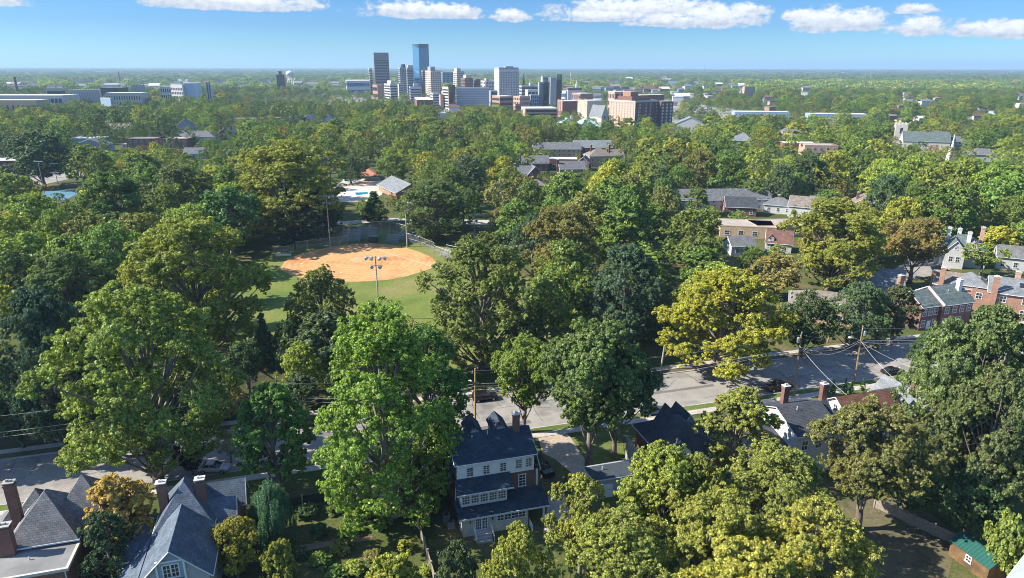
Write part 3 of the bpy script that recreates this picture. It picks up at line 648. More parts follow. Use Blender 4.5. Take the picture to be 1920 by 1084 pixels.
# --- big hipped house at the lower left corner
A = Bd('brick house with grey hipped roof and flat tarred back roof, lower left corner', 'house', *P(124.6, 1063.6, 6.5), lm='hipped roof house')
TREES.append((-53, 68, 9))
A.wall(-16, 0, 0, 4.4, 0, 6.3, M['brickb']); A.flat(-16, 0, 0, 4.4, 6.3, M['flat'], 0)
MB().box(-16.3, .3, -.3, -.012, 6.1, 6.45).box(-.002, .3, -.01, 4.4, 6.1, 6.45).build('gutter', M['lime'], A.e)
MB().tube([(-.1, -.15, 6.1), (-.1, -.15, 0)], .06, 5).build('downpipe', M['trim'], A.e)
A.wins('f', (-3, -7, -11), 3.6, b=(-16, 0, 0, 4))
A.wall(-7.1, -.02, 4.4, 12, 0, 6.9, M['brickb']); A.hip(-7.1, -.02, 4.4, 12, 6.9, 4.5, M['sh_grey'], .25)
A.wall(-3.6, 3.2, 6.6, 13.4, 0, 6.9, M['brickb'], skip='b'); A.hip(-3.6, 3.2, 6.6, 13.4, 6.9, 4.9, M['sh_grey'], .3)
A.wall(-12, -7.12, 6, 13, 0, 5.0, M['brickb']); A.prism(-12, -7.12, 6, 13, 5.0, 1.6, 'y', M['sh_grey'], M['brickb'])
A.wall(-8.5, -5.2, 12, 15.5, 0, 6.2, M['brickb']); A.hip(-8.5, -5.2, 12, 15.5, 6.2, 2.4, M['sh_grey'], .3)
A.chimney(-6.7, 4.0, 6, 10.2, 1.6, .9, M['brickb'], M['concrete']); A.chimney(-7.7, 10.0, 5, 12.0, 1.05, .75, M['brickb'], M['concrete'])
A.vent(-4.2, 2.4, 6.5, .3)

# --- gabled slate house with white trim next to it
B = Bd('slate roofed house with two brick chimneys and white-trimmed back gable with balcony', 'house', *P(316.3, 1034.9, 9.5), lm='slate gabled house')
TREES.append((-38, 68, 9))
# origin is the front gable peak; body runs back
B.wall(-3.4, 3.5, .35, 8, 0, 6.0, M['greysid'], skip='bt'); bB = B.b
B.prism(-3.4, 3.5, .35, 8, 6.0, 3.5, 'y', M['sh_dkb'], M['greysid'], .45, .45)
B.wall(-3.0, 3.0, 8, 15, 0, 6.6, M['greysid']); B.hip(-3.0, 3.0, 8, 15, 6.6, 4.4, M['sh_dkb'], .35)
B.wall(3.0, 6.0, 9.2, 14.2, 0, 6.4, M['brickb']); B.prism(.2, 5.4, 8.9, 12, 6.4, 1.9, 'x', M['sh_dkb'], M['brickb'], .3, .3)
B.prism(.5, 6.2, 12.0, 15.2, 6.4, 2.2, 'x', M['sh_dkb'], M['brickb'], .3, .3)
B.wall(-6.2, -3.42, 6.5, 12.5, 0, 4.6, M['brickb']); B.lean(-6.2, -3.42, 6.5, 12.5, 4.6, 6.2, M['sh_dkb'])
MB().slab([(-6.6, 8.0, 3.9), (-6.6, 0.2, 3.9), (-3.6, .2, 6.0), (-3.6, 8.0, 6.0)], .14).build('side_roof', M['sh_dkb'], B.e)
B.chimney(-2.4, 11.0, 6, 11.2, 1.0, .75); B.chimney(1.9, 10.6, 7, 11.2, 1.0, .8)
MB().box(-1.35, 1.15, .1, .34, 5.2, 5.4).box(-1.55, -1.35, .1, .34, 5.2, 8.0).box(1.15, 1.35, .1, .34, 5.2, 8.0).box(-1.55, 1.35, .1, .34, 8.0, 8.2).build('balcony_surround', M['white'], B.e)
MB().box(-1.34, 1.14, .27, .345, 5.41, 7.99).build('balcony_recess', M['bluesid'], B.e)
for s_ in (-.5, .3): B.win('f', s_, 6.1, w_=.66, h_=1.5, cols=2, rows=3, b=(0, 0, .26, 1))
r_ = MB().tube([(-1.3, -.3, 6.2), (1.1, -.3, 6.2)], .03, 4); [r_.tube([(-1.3 + i * .2, -.3, 5.3), (-1.3 + i * .2, -.3, 6.2)], .018, 4) for i in range(13)]
r_.box(-1.4, 1.2, -.35, .2, 5.2, 5.3).build('balcony_rail', M['dmetal'], B.e)

# --- dark twin-peaked house right of the drive, with its grey wall and flat garage
Dh = Bd('shaded charcoal-roofed house with two small street-side peaks and a white dormer', 'house', 22.6, 84.5, lm='charcoal twin-peak house')
TREES.append((27, 92, 7))
Dh.wall(0, 8.6, 0, 11, 0, 4.6, M['brickb']); Dh.hip(0, 8.6, 0, 11, 4.6, 3.6, M['sh_dark'], .5)
for u in (5.0, 6.9): Dh.prism(u - 1.4, u + 1.4, 7.0, 11.3, 5.4, 2.2, 'y', M['sh_dark'], M['whitesid'], .25, .2)
Dh.prism(8.4, 11.5, 5, 10, 4.2, 1.8, 'x', M['sh_dark'], M['greysid'], .3, .2); Dh.wall(8.62, 11.5, 5, 10, 0, 4.2, M['greysid'])
Dh.dormer(1.8, -.3, 4.75, 2.3, 1.5, 2.6, M['sh_dark'], M['white'], 1.1)
Dh.wins('f', (2, 4.5, 7), 1.3, b=(0, 8.6, 0, 11)); Dh.wins('l', (3, 6), 1.3, b=(0, 8.6, 0, 11))
wx, wy = P(1173, 858)
o = MB().box(0, .3, -10.5, 0, 0, 3.6).box(-.06, .36, -10.56, .06, 3.603, 3.75).build('boundary_wall', mat('grey_render', (.33, .34, .33), .85, .12, .6, dirt=(.25, .26, .25)))
o.location = (wx, wy, 0); o.rotation_euler = (0, 0, TH - .12); tag(o, 'tall pale grey rendered wall beside the charcoal twin-peak house', 'wall')
Gg = Bd('low garage with dark flat roof and small vent pipe behind the grey wall', 'garage', *P(1112, 905, 2.8), name='garage'); Gg.wall(0, 9, 0, 4, 0, 2.7, M['greysid']); Gg.flat(0, 9, 0, 4, 2.7, mat('dark_membrane', (.05, .065, .08), .7, .1), .15, M['greysid']); Gg.vent(2.6, 2.6, 2.8, .6); Gg.door(2, 0, 2.4, 2.1)

# --- row of houses on the right of the street
E_ = Bd('house with charcoal gable roof and bare white end wall, square brick chimney behind', 'house', 40.1, 92.8, lm='white gable-end house')
TREES.append((42, 92, 7))
E_.wall(.3, 7.6, -5, 5, 0, 6.9, M['whitesid']); E_.prism(.3, 7.6, -5, 5, 6.9, 2.1, 'x', M['sh_dark'], M['whitesid'], .35, .3)
E_.prism(6.2, 9.4, -2.8, 3.6, 6.0, 2.7, 'x', M['sh_dark'], M['whitesid'], .3, .2); E_.wall(7.62, 9.4, -2.8, 3.6, 0, 6, M['whitesid'])
E_.wall(-3.6, .28, -6.5, 2, 0, 4.2, M['whitesid']); E_.lean(-3.6, .0, -6.5, 2, 3.6, 5.6, M['sh_dark'])
E_.wall(-1.5, 4.5, 5.02, 9.5, 0, 4.4, M['whitesid']); E_.prism(-1.5, 4.5, 5.02, 9.5, 4.4, 1.8, 'x', M['sh_grey'], M['whitesid'], .4, .3)
E_.chimney(3.3, 2.4, 7, 11.0, .95, .75); E_.vent(3.0, -1.0, 8.9, .35)
E_.wins('f', (1.8, 4.2, 6.4), 4.3, b=(.3, 7.6, -5, 5))
Fh = Bd('house with plain rust-brown gable roof and cream end wall, between two brick-chimneyed neighbours', 'house', 50.7, 96.2, lm='brown-roofed house')
TREES.append((56, 97, 7))
Fh.wall(.3, 10, -4.6, 4.6, 0, 5.9, M['cream']); Fh.prism(.3, 10, -4.6, 4.6, 5.9, 3.1, 'x', M['sh_brown'], M['cream'], .45, .4)
Fh.wall(-2.5, 3.5, 4.62, 9, 0, 3.6, M['cream']); Fh.hip(-3, 3.5, 4.62, 9, 3.6, 1.9, M['sh_lt'], .4)
Fh.hip(3.8, 9.6, 4.62, 8, 3.4, 1.3, M['sh_brown'], .3); Fh.wall(3.8, 9.6, 4.62, 8, 0, 3.38, M['cream'])
Fh.chimney(-.5, 2.2, 0, 10.3, .9, .75); Fh.wins('l', (-2.5, 0, 2.5), 3.4, b=(.3, 10, -4.6, 4.6)); Fh.wins('l', (0,), 6.6, w_=.7, h_=1, b=(.3, 10, -4.6, 4.6)); Fh.wins('f', (2, 5, 8), 3.4, b=(.3, 10, -4.6, 4.6))
Gh = Bd('blue-sided house with pale blue-grey cross-gabled roof, white dormer and leaning brick chimney', 'house', 62.3, 95.5, lm='blue-grey roofed house')
TREES.append((66, 99, 7))
Gh.wall(0, 7, 0, 9, 0, 5.0, M['bluesid']); Gh.prism(0, 7, 0, 9, 5.0, 3.6, 'y', M['sh_lt'], M['bluesid'], .4, .3)
Gh.wall(-2.4, 0, 3.5, 8, 0, 4.3, M['bluesid'], skip='b'); Gh.prism(-2.6, 5.2, 3.6, 8.0, 4.6, 3.4, 'x', M['sh_lt'], M['whitesid'], .35, .3)
Gh.dormer(1.3, 1.2, 6.1, 1.6, 1.3, 1.4, M['sh_lt']); Gh.chimney(3.1, 2.0, 6, 11.4, .85, .7); Gh.chimney(5.6, 5.0, 6, 11.0, .8, .7, M['brickb'])
Gh.wall(-3, 1.5, 8.2, 10.5, 0, 3.0, M['white'], 'porch'); Gh.flat(-3, 1.5, 8.2, 10.5, 3.0, M['flatw'], .15, M['white'])
Gh.wins('f', (1.5, 5.2), 2.6, b=(0, 7, 0, 9)); Gh.win('f', 3.5, 5.4, w_=.8, h_=1.1, b=(0, 7, 0, 9))

# --- garden shed
sx, sy = P(1785.5, 1012, 2.1)
sh = tag(empty('garden_shed', *P(1785.5, 1012, 2.1), 0, math.atan2(65.8 - 70.7, 55.9 - 54.5)), 'brown wooden garden shed with green ribbed metal roof and small white window', 'shed'); landmark('garden shed', sx, sy, 2)
MB().box(0, 5.2, 0, 2.9, 0, 2.1, 'b').build('wall', M['shedwood'], sh)
mb = MB()
for yA, yB, s_ in ((-.15, 1.45, 1), (3.05, 1.45, -1)):
    n_ = 13
    for k in range(n_):
        a = -.15 + 5.5 * k / n_; b = -.15 + 5.5 * (k + 1) / n_; zA, zB = 2.05, 3.1
        q = [(a, yA, zA), (b - .09, yA, zA), (b - .09, yB, zB), (a, yB, zB)]; r2 = [(b - .09, yA, zA), (b, yA, zA), (b, yB, zB), (b - .09, yB, zB)]
        if s_ < 0: q = q[::-1]; r2 = r2[::-1]
        mb.slab(q, .05); mb.slab([(x, y, z + .05) for x, y, z in r2], .1)
mb.box(-.17, 5.37, 1.38, 1.52, 3.1, 3.18).build('roof', mat('green_metal_roof', (.028, .118, .098), .4, .1, 1, .3), sh)
MB().face([(0, 2.9, 2.1), (0, 0, 2.1), (0, 1.45, 3.0)]).build('gable', M['shedwood'], sh); MB().face([(5.2, 0, 2.1), (5.2, 2.9, 2.1), (5.2, 1.45, 3.0)]).build('gable', M['shedwood'], sh)
o = link('window', window_mesh(.6, .7, 2, 2, M['white']), sh, (2.6, -.003, 1.0)); link('pane', pane_mesh(.6, .7, M['glass']), o)
x0c, y0c = P(1876, 1084, 5.25); x1c, y1c = P(1916, 1033, 5.25); rc = math.atan2(y1c - y0c, x1c - x0c)
o = Bd('house whose pale shingled roof edge cuts into the lower right corner', 'house', x0c - 3 * math.cos(rc) + .45 * math.sin(rc), y0c - 3 * math.sin(rc) - .45 * math.cos(rc), rc - math.pi / 2, lm=None)
o.wall(.45, 8, 0, 14, 0, 5.4, M['whitesid'], skip='bt'); o.prism(.45, 8, 0, 14, 5.5, 2.0, 'y', mat('pale_roof', (.36, .40, .43), .7, .12), M['whitesid'])
# --- brick pair, far right across the street
J = Bd('brick duplex with grey-green gable roofs, white parapet between them and a white chimney', 'house', 99.3, 148.2, math.radians(18), lm='brick duplex')
TREES += [(102, 152, 8), (107, 155, 8)]
J.wall(-5.2, .0, .8, 8.5, 0, 6.0, M['brick'], skip='bt'); J.prism(-5.2, 0, .8, 8.5, 6.0, 2.4, 'x', M['sh_green'], M['brick'])
J.wins('f', (-4.2, -2.5, -.9), 3.6, b=(-5.2, 0, .8, 8)); J.wins('f', (-4.2, -.9), .9, b=(-5.2, 0, .8, 8)); J.door(-2.5, 0, 1.1, 2.2, b=(-5.2, 0, .8, 8)); J.wins('l', (3, 6), 3.6, b=(-5.2, 0, .8, 8))
J.wall(0.02, 9.2, 0, 9.2, 0, 6.2, M['brick'], skip='bt'); J.prism(.02, 9.2, 0, 9.2, 6.2, 2.9, 'x', M['sh_green'], M['brick']); J.wins('f', (1.5, 3.8, 6, 8.1), 3.8, fm=M['trim'], w_=1.1); J.wins('f', (1.5, 5.4), .9, w_=1.5, h_=1.6, cols=3)
mb = MB().slab([(-.2, -.5, 6.15), (.25, -.5, 6.15), (.25, 4.6, 9.25), (-.2, 4.6, 9.25)], .3).slab([(-.2, 4.6, 9.25), (.25, 4.6, 9.25), (.25, 9.7, 6.15), (-.2, 9.7, 6.15)], .3).build('parapet', M['white'], J.e)
J.chimney(7.6, 3.0, 7, 10.6, 1.0, .9, M['white'], M['white']); J.chimney(-3.6, 9.2, 5, 10.8, 1.2, .9, M['bricko']); J.vent(4.2, 2.8, 8.1, .4)
J.wall(9.22, 12, 2, 8, 0, 5, M['brick']); J.prism(9.22, 12, 2, 8, 5, 1.8, 'y', M['sh_green'], M['brick'], .3, .3)
Kh = Bd('orange brick house with grey roof, skylights and tall orange chimney at the right edge', 'house', 113.8, 160.3, math.radians(-31), lm='skylight house')
TREES += [(117, 163, 8), (122, 158, 8)]
Kh.wall(0, 22, 0, 9, 0, 6.2, M['bricko'], skip='bt'); Kh.prism(3.5, 22, 0, 9, 6.2, 2.7, 'x', M['sh_lt'], M['bricko'], .5, .4); Kh.b = (0, 22, 0, 9)
Kh.wins('f', (1.6, 6.5, 11, 15, 19), 3.8, w_=1.2, h_=1.4); Kh.wins('f', (6.5, 11, 15, 19), .9, w_=1.2, h_=1.4); Kh.chimney(4.4, -.45, 0, 10.0, 1.3, .9, M['bricko']); Kh.chimney(9, 5.4, 8, 10.4, 1.1, .8, M['brickp'])
Kh.wall(-4, 3.4, 2.5, 10, 0, 6.2, M['bricko'], skip='bt'); Kh.hip(-4, 3.4, 2.5, 10, 6.2, 2.6, M['sh_lt'])
for x in (9.4, 11.2): MB().slab([(x, 1.9, 7.55), (x + .95, 1.9, 7.55), (x + .95, 3.1, 8.28), (x, 3.1, 8.28)], .12).build('skylight', M['glass'], Kh.e)
L_ = Bd('house with worn brown shingle roof and brick chimney stacks, behind the brick duplex', 'house', *P(1752, 532, 5)[:2], math.radians(-38), lm='worn brown-roofed house')
L_.wall(0, 9, 0, 7, 0, 5.5, M['bricko'], skip='bt'); L_.prism(0, 9, 0, 7, 5.5, 2.6, 'x', M['sh_brn'] if 'sh_brn' in M else M['sh_tan'], M['bricko'], .4, .3); L_.chimney(1.5, -.4, 0, 9.8, 1.1, .8, M['bricko']); L_.chimney(-.6, 2, 0, 8, 1, .8, M['bricko']); L_.wins('f', (4, 6.5), 3)
# generic houses placed from their eaves line in the photo
def house(label, lm, px, py, w_, d, h, rise, axis, rm, wm, rot=16, hip=False, chim=(), nw=3, extra=None, lmz=None, ze=None, name='house', keep=True, group=None, kpad=6):
    """px,py = photo point of the lower left front roof corner"""
    x, y = P(px, py, h)
    b = Bd(label, 'house', x, y, math.radians(rot), name=name, lm=lm, lz=h, group=group); r = math.radians(rot)
    b.wall(0, w_, 0, d, 0, h, wm, skip='bt' if not hip else 'b'); bb = b.b
    (b.hip(0, w_, 0, d, h, rise, rm) if hip else b.prism(0, w_, 0, d, h, rise, axis, rm, wm))
    n = max(1, int(w_ / 3.2))
    for fl in range(1 if h < 4.5 else 2):
        b.wins('f', [w_ * (i + .5) / n for i in range(n)], .95 + fl * 2.8, b=bb); b.wins('l', [d * .3, d * .7], .95 + fl * 2.8, b=bb)
    for c_ in chim: b.chimney(c_[0], c_[1], h * .6, h + rise + (c_[2] if len(c_) > 2 else 1.2), 1.0, .8, c_[3] if len(c_) > 3 else M['brick'])
    if extra: extra(b)
    cxw, cyw = x + (w_ / 2) * math.cos(r) - d / 2 * math.sin(r), y + w_ / 2 * math.sin(r) + d / 2 * math.cos(r)
    TREES.append((cxw, cyw, max(w_, d) * .5))
    if keep:
        X = [proj(x + u * math.cos(r) - v * math.sin(r), y + u * math.sin(r) + v * math.cos(r), z) for u in (0, w_) for v in (0, d) for z in (h * .9, h + rise)]
        xa, xb = min(q[0] for q in X), max(q[0] for q in X); KEEP.append((xa + .2 * (xb - xa), min(q[1] for q in X) + 1, xb - .2 * (xb - xa), max(q[1] for q in X) - 3, y))
    return b
house('low house with tan hipped roof behind the golden yellow tree', 'tan hipped roof', 1483, 565, 16, 9, 4.5, 2.3, 'x', M['sh_tan'], M['brickt'], -22, True)
house('house with pale grey swooping roof and side porch, left of the orange-tinged tree', 'grey porch house', 1608, 527, 11, 9, 3.6, 3.2, 'x', M['sh_lt'], M['greysid'], -24)
def wh(b):
    b.wall(-3.5, 0, 1.5, 6, 0, 3, M['white'], 'porch'); b.lean(-3.6, 0, .8, 6, 3, 3.8, M['sh_lt'])
    b.wall(1.0, 6, -3, 0, 0, 5.6, M['whitesid'], skip='bt'); b.prism(1.0, 6, -3, 4, 5.6, 3, 'y', M['sh_green'], M['whitesid']); b.wins('f', (2.6, 4.4), 2.2, b=(1, 6, -3, 4)); b.win('f', 3.5, 6, w_=.6, h_=.9, b=(1, 6, -3, 4))
    b.dormer(8.5, .2, 5.8, 1.6, 1.4, 2, M['sh_lt'])
house('white two-storey house with steep grey-green roof and four white chimneys', 'many-chimneyed white house', 1766, 462, 12, 10, 5.6, 3.6, 'x', M['sh_green'], M['whitesid'], -26, True, [(2, 6, 1.5, M['white']), (7, 2.5, 1.2, M['white']), (10.5, 5, 2.6, M['brickp']), (5, 8, 1, M['white'])], extra=wh)
house('white house with grey gable roof partly behind trees at the right edge', 'right-edge white house', 1872, 478, 13, 9, 4, 2.6, 'x', M['sh_grey'], M['whitesid'], -26)
house('long low building with grey roof split by dark parapet walls', 'long grey-roofed building', 1246, 374, 46, 10, 5, 3.6, 'x', M['sh_grey'], M['whitesid'], 3)
house('dark grey gable roofed house right of the long grey-roofed building', 'dark gable house', 1362, 386, 12, 10, 4, 3.2, 'x', M['sh_dark'], M['brickb'], -10)
house('tan pyramid-roofed house with a dormer above the white cottages', 'tan pyramid roof', 1386, 356, 13, 13, 4.2, 4.6, 'x', M['sh_tan'], M['tansid'], -8, True)
house('white cottage with low grey hipped roof, left one of the white cottages', 'left white cottage', 1434, 382, 11, 8, 3.6, 2.6, 'x', M['sh_grey'], M['whitesid'], -25, True, [(5, 5, .8)])
house('white cottage with steep tan gable roof beside the left white cottage', 'tan-gabled cottage', 1479, 384, 9, 9, 4.6, 3.4, 'x', M['sh_tan'], M['whitesid'], -28)
house('white cottage with light grey gable roof, right one of the white cottages', 'right white cottage', 1523, 381, 14, 9, 4, 2.6, 'x', M['sh_lt'], M['whitesid'], -14)
house('tan-roofed cottage with brick chimney, rightmost of the cottage row', 'rightmost cottage', 1602, 380, 10, 8, 4, 3, 'y', M['sh_tan'], M['whitesid'], -14, False, [(2, 4, 1)])
house('small house with red-brown roof and white dormer among the trees', 'red-brown roofed house', 1437, 452, 8, 7, 3.4, 3.4, 'x', M['sh_red'], M['whitesid'], -20, extra=lambda b: b.dormer(1.5, .1, 3.6, 1.8, 1.2, 2, M['sh_red']))
house('low house with dark grey roof just left of the red-brown roofed house', 'low dark roof', 1373, 460, 8, 7, 3.4, 2.2, 'x', M['sh_grey'], M['whitesid'], 5)
def flatb(label, lm, px, py, w_, d, h, rm, wm, rot=0, cat='building', keep=True, name='building', nw=True):
    x, y = P(px, py, h); r = math.radians(rot); b = Bd(label, cat, x, y, r, name=name, lm=lm, lz=h)
    b.wall(0, w_, 0, d, 0, h, wm, skip='b'); b.flat(0, w_, 0, d, h, rm, .3, wm); n = min(24, max(2, int(w_ / 4)))
    if nw:
        for fl in range(max(1, int(h / 3.3))): b.wins('f', [w_ * (i + .5) / n for i in range(n)], 1 + fl * 3.2, w_=1.6, h_=1.5, b=(0, w_, 0, d))
    TREES.append((x + w_ / 2 * math.cos(r) - d / 2 * math.sin(r), y + d / 2 * math.cos(r) + w_ / 2 * math.sin(r), max(w_, d) * .5))
    if keep:
        X = [proj(x + u * math.cos(r) - v * math.sin(r), y + u * math.sin(r) + v * math.cos(r), z) for u in (0, w_) for v in (0, d) for z in (h * .8, h)]
        KEEP.append((min(q[0] for q in X), min(q[1] for q in X), max(q[0] for q in X), max(q[1] for q in X), y))
    return b
flatb('flat tan gravel-roofed block, left one of the pair left of the big green tree', 'left gravel roof', 1352, 423, 19, 12, 4, M['flatt'], M['brickt'], -12)
flatb('flat pale gravel-roofed block, right one of the pair left of the big green tree', 'right gravel roof', 1420, 424, 17, 11, 4, M['flatt'], M['brickt'], 4)
# pool house and pavilion
x, y = P(735, 362, 3.6)
def ph(b):
    b.prism(-.5, 10, -7, 3, 3.5, 2.2, 'y', M['sh_lt'], M['bricko'])
p_ = Bd('long brick pool house with grey gable roof beyond the ball field', 'building', *P(740, 359, 3.4), math.radians(-62), name='pool_house', lm='pool house', lz=4)
p_.wall(-24, 3, 0, 14, 0, 3.4, M['bricko']); p_.prism(-24, 3, 0, 14, 3.4, 3.4, 'x', M['sh_lt'], M['bricko'], .9, .6); p_.door(-4, 0, 2, 2.4, M['dmetal'], b=(-24, 3, 0, 14)); p_.wins('f', (-20, -16, -12, -8), 1.2, b=(-24, 3, 0, 14))
X, Y = P(742, 350); TREES.append((X, Y, 15)); KEEP.append((708, 320, 776, 350, Y - 8, 1)); KEEP.append((640, 320, 715, 372, 300, 1)); KEEP.append((640, 345, 660, 375, 290, 1))
X, Y = P(692, 338); e = tag(empty('pavilion', X, Y), 'open pavilion with red-brown pyramid roof beside the pool', 'pavilion'); landmark('pool pavilion', X, Y, 4)
for a in ((-5, -4), (5, -4), (5, 4), (-5, 4)): MB().box(a[0] - .15, a[0] + .15, a[1] - .15, a[1] + .15, 0, 3).build('post', M['wood'], e)
MB().face([(-6, -5, 3), (6, -5, 3), (0, 0, 6)]).face([(6, -5, 3), (6, 5, 3), (0, 0, 6)]).face([(6, 5, 3), (-6, 5, 3), (0, 0, 6)]).face([(-6, 5, 3), (-6, -5, 3), (0, 0, 6)]).box(-6, 6, -5, 5, 2.8, 2.99).build('roof', mat('terracotta_roof', (.46, .20, .12), .8), e); TREES.append((X, Y, 7))
# cluster up the hill behind the field
house('brick row house with long grey roof, leftmost of the hilltop cluster', 'hilltop row house', 1000, 279, 32, 12, 6, 3.6, 'x', M['sh_grey'], M['brickt'], 2, False, [(-.5, 4, .8)])
house('grey-roofed brick house right of the small brown-tinged tree', 'grey hilltop roof', 1078, 276, 26, 13, 6, 4, 'x', M['sh_lt'], M['brick'], 4)
house('tan brick house with pale hipped roof and twin chimneys', 'twin-chimney house', 1106, 293, 15, 12, 6.6, 4, 'x', M['sh_tan'], M['brickp'], 12, True, [(3, 7, 2), (14, 5, 2)])
house('small pale-roofed wing house right of the twin-chimney house', 'pale wing house', 1130, 291, 14, 9, 5, 3, 'x', M['sh_tan'], M['whitesid'], 8, False, [(4, 3, .8)])
flatb('white flat-roofed house with dark walls in the hilltop cluster', 'white flat roof', 1020, 299, 20, 11, 5.5, M['flatw'], M['brickb'], -4, cat='house', name='house')
house('small brick gabled house between the white flat roof and the twin-chimney house', 'small brick gable', 1082, 304, 7, 10, 5, 3, 'y', M['sh_tan'], M['brick'], -14)
house('dark grey roofed house with white eaves at the left of the hilltop cluster', 'white-eaved house', 978, 305, 16, 9, 5, 3.6, 'x', M['sh_grey'], M['brickb'], 3, False, [(12, 6, .8)])
house('steep grey gabled brick house with dark chimney below the white-eaved house', 'steep brick gable', 955, 325, 12, 9, 5, 3.4, 'x', M['sh_grey'], M['brickb'], 0, False, [(3, 4, 1)])
house('red brick cottage with two steep front gables below the white-eaved house', 'red brick cottage', 990, 327, 8, 8, 4.6, 4, 'y', M['sh_grey'], M['brick'], 12)
house('brick townhouse with grey roof and raised white party wall', 'party-wall townhouse', 1050, 316, 14, 9, 5.6, 3.4, 'x', M['sh_grey'], M['bricko'], 6, False, [(-.6, 3, 1)])
house('low house with grey-brown roof tucked under trees, below the red brick cottage', 'tucked-in roof', 985, 348, 10, 8, 3.6, 2.4, 'x', M['sh_tan'], M['brickb'], 2, True)
# left cluster
flatb('long low building with pale metal roof and green wall, left of the dark brick block', 'pale metal-roofed building', 122, 262, 26, 16, 5.5, M['flatw'], M['copper'], 3)
house('dark grey gabled house directly below the pale metal-roofed building', 'lower gabled house', 140, 273, 22, 10, 5, 4, 'y', M['sh_grey'], M['bluesid'], 3)
flatb('dark brick flat-roofed block with a row of white garage roofs before it', 'dark brick block', 236, 262, 27, 14, 7, M['flat'], M['brickb'], 3)
flatb('brown low commercial block right of the dark brick block', 'brown commercial block', 288, 262, 24, 14, 7, M['flatt'], M['brickb'], 2)
flatb('row of white-roofed low garages in front of the dark brick block', 'white garages', 228, 272, 44, 6, 3, M['flatw'], M['concrete'], 1)
house('white two-storey duplex with grey roofs and many windows', 'white duplex', 332, 258, 20, 12, 7, 4, 'x', M['sh_grey'], M['whitesid'], 4, False, [(5, 5, 1)])
house('right half of the white duplex pair with grey pyramid roof', 'right white duplex', 358, 258, 17, 12, 7, 4, 'x', M['sh_grey'], M['whitesid'], 4, True)
house('grey steep-gabled house behind the white duplex', 'steep grey gable', 326, 240, 16, 12, 8, 6, 'y', M['sh_grey'], M['greysid'], 10)
house('red brick gabled house right of the white duplexes', 'red gabled house', 408, 250, 13, 12, 6, 4, 'y', M['sh_grey'], M['brick'], 6, False, [(2, 5, 1), (10, 5, 1)])
house('tan-roofed house behind the dark brick block', 'tan roof', 197, 243, 20, 12, 6, 4, 'x', M['sh_tan'], M['tansid'], 4)
house('red brick apartment house with white roof at the left edge', 'left-edge apartment house', -20, 303, 16, 14, 7, .8, 'x', M['flatw'], M['brick'], 8)
house('small blue-sided house under trees, right of the white duplex', 'small blue house', 345, 288, 12, 9, 4, 3, 'x', M['sh_grey'], M['bluesid'], 8)
for k, (a, lb, ml) in enumerate((((424, 224), 'row of low dark townhouses beneath the left woods', 'dark townhouses'), ((505, 222), 'grey flat-roofed townhouses with dark party walls, mid-left woods', 'flat townhouses'))):
    flatb(lb, ml, a[0], a[1], 34, 14, 7, M['flat'], M['brickb'] if k else M['tansid'], 2)
house('small white house with two gable windows in the middle left woods', 'two-window white house', 568, 222, 12, 10, 6, 4, 'y', M['sh_lt'], M['whitesid'], 3)
house('white gabled house at the right end of the left woods', 'woodland white gable', 604, 226, 13, 12, 6, 6, 'y', M['sh_lt'], M['whitesid'], 3)
# right side far houses
house('white turret-like house with pale grey hip roof above the woods', 'white hip house', 1372, 262, 14, 12, 9, 5, 'x', M['sh_lt'], M['bluesid'], -20, True, [(4, 5, 1)])
house('white-roofed wide hall left of the white hip house', 'white-roofed hall', 1256, 236, 36, 22, 6, 8, 'y', M['sh_lt'], M['whitesid'], -12)
house('brown-roofed bungalow with chimney, middle right woods', 'middle bungalow', 1468, 246, 16, 12, 6, 4, 'x', M['sh_grey'], M['whitesid'], -10, True, [(6, 6, 1)])
flatb('flat grey-roofed brick building, right woods', 'flat brick building', 1468, 268, 24, 14, 6, M['flatw'], M['brickb'], -6)
flatb('pink brick low building right of the flat brick building', 'pink brick building', 1510, 272, 22, 14, 7, M['flatt'], M['brickp'], -6)
for k, (a, b_, t) in enumerate(((1378, 209, 'left one of the two long grey school blocks above the right woods'), (1520, 213, 'right one of the two long grey school blocks above the right woods'))):
    x = flatb(t, ('left', 'right')[k] + ' school block', a, b_, 62, 22, 8, M['flatw'], M['bluesid'], -8)
house('grey-roofed manse right of the stone church tower', 'church nave', 1694, 262, 30, 14, 8, 6, 'x', M['sh_green'], M['lime'], -18)
house('large grey multi-gabled house right of the church', 'multi-gabled house', 1735, 262, 22, 16, 8, 6, 'x', M['sh_green'], M['greysid'], -14, True, [(4, 6, 1.5), (16, 8, 1.5)])
house('second grey hipped house behind the white steeple', 'hipped house by the steeple', 1762, 268, 22, 14, 6, 5, 'x', M['sh_grey'], M['tansid'], -10, True, [(4, 6, 1)])
house('grey bungalow right of the white steeple', 'bungalow by the steeple', 1820, 288, 18, 11, 4.5, 3.4, 'x', M['sh_grey'], M['whitesid'], -12, True)
house('pale house near the right edge beyond the steeple', 'right far house', 1888, 300, 16, 12, 5, 4, 'x', M['sh_lt'], M['whitesid'], -14, False, [(4, 4, 1)])
X, Y = P(1683, 276); e = tag(empty('church_tower', X, Y, 0, math.radians(-20)), 'square stone church tower with battlements above the right woods', 'church tower'); landmark('stone church tower', X, Y, 12); KEEP.append((1660, 240, 1705, 268, Y))
mb = MB().box(-4, 4, -4, 4, 0, 17, 'b'); [mb.box(a - .6, a + .6, b - .6, b + .6, 17, 18.6) for a in (-3.4, -1.1, 1.1, 3.4) for b in (-3.4, 3.4)]; mb.build('tower', M['lime'], e)
for a in (0, -1.5708): o = MB().box(-.9, .9, -4.08, -4.002, 11, 15).build('louvre', M['dmetal'], e); o.rotation_euler = (0, 0, a)
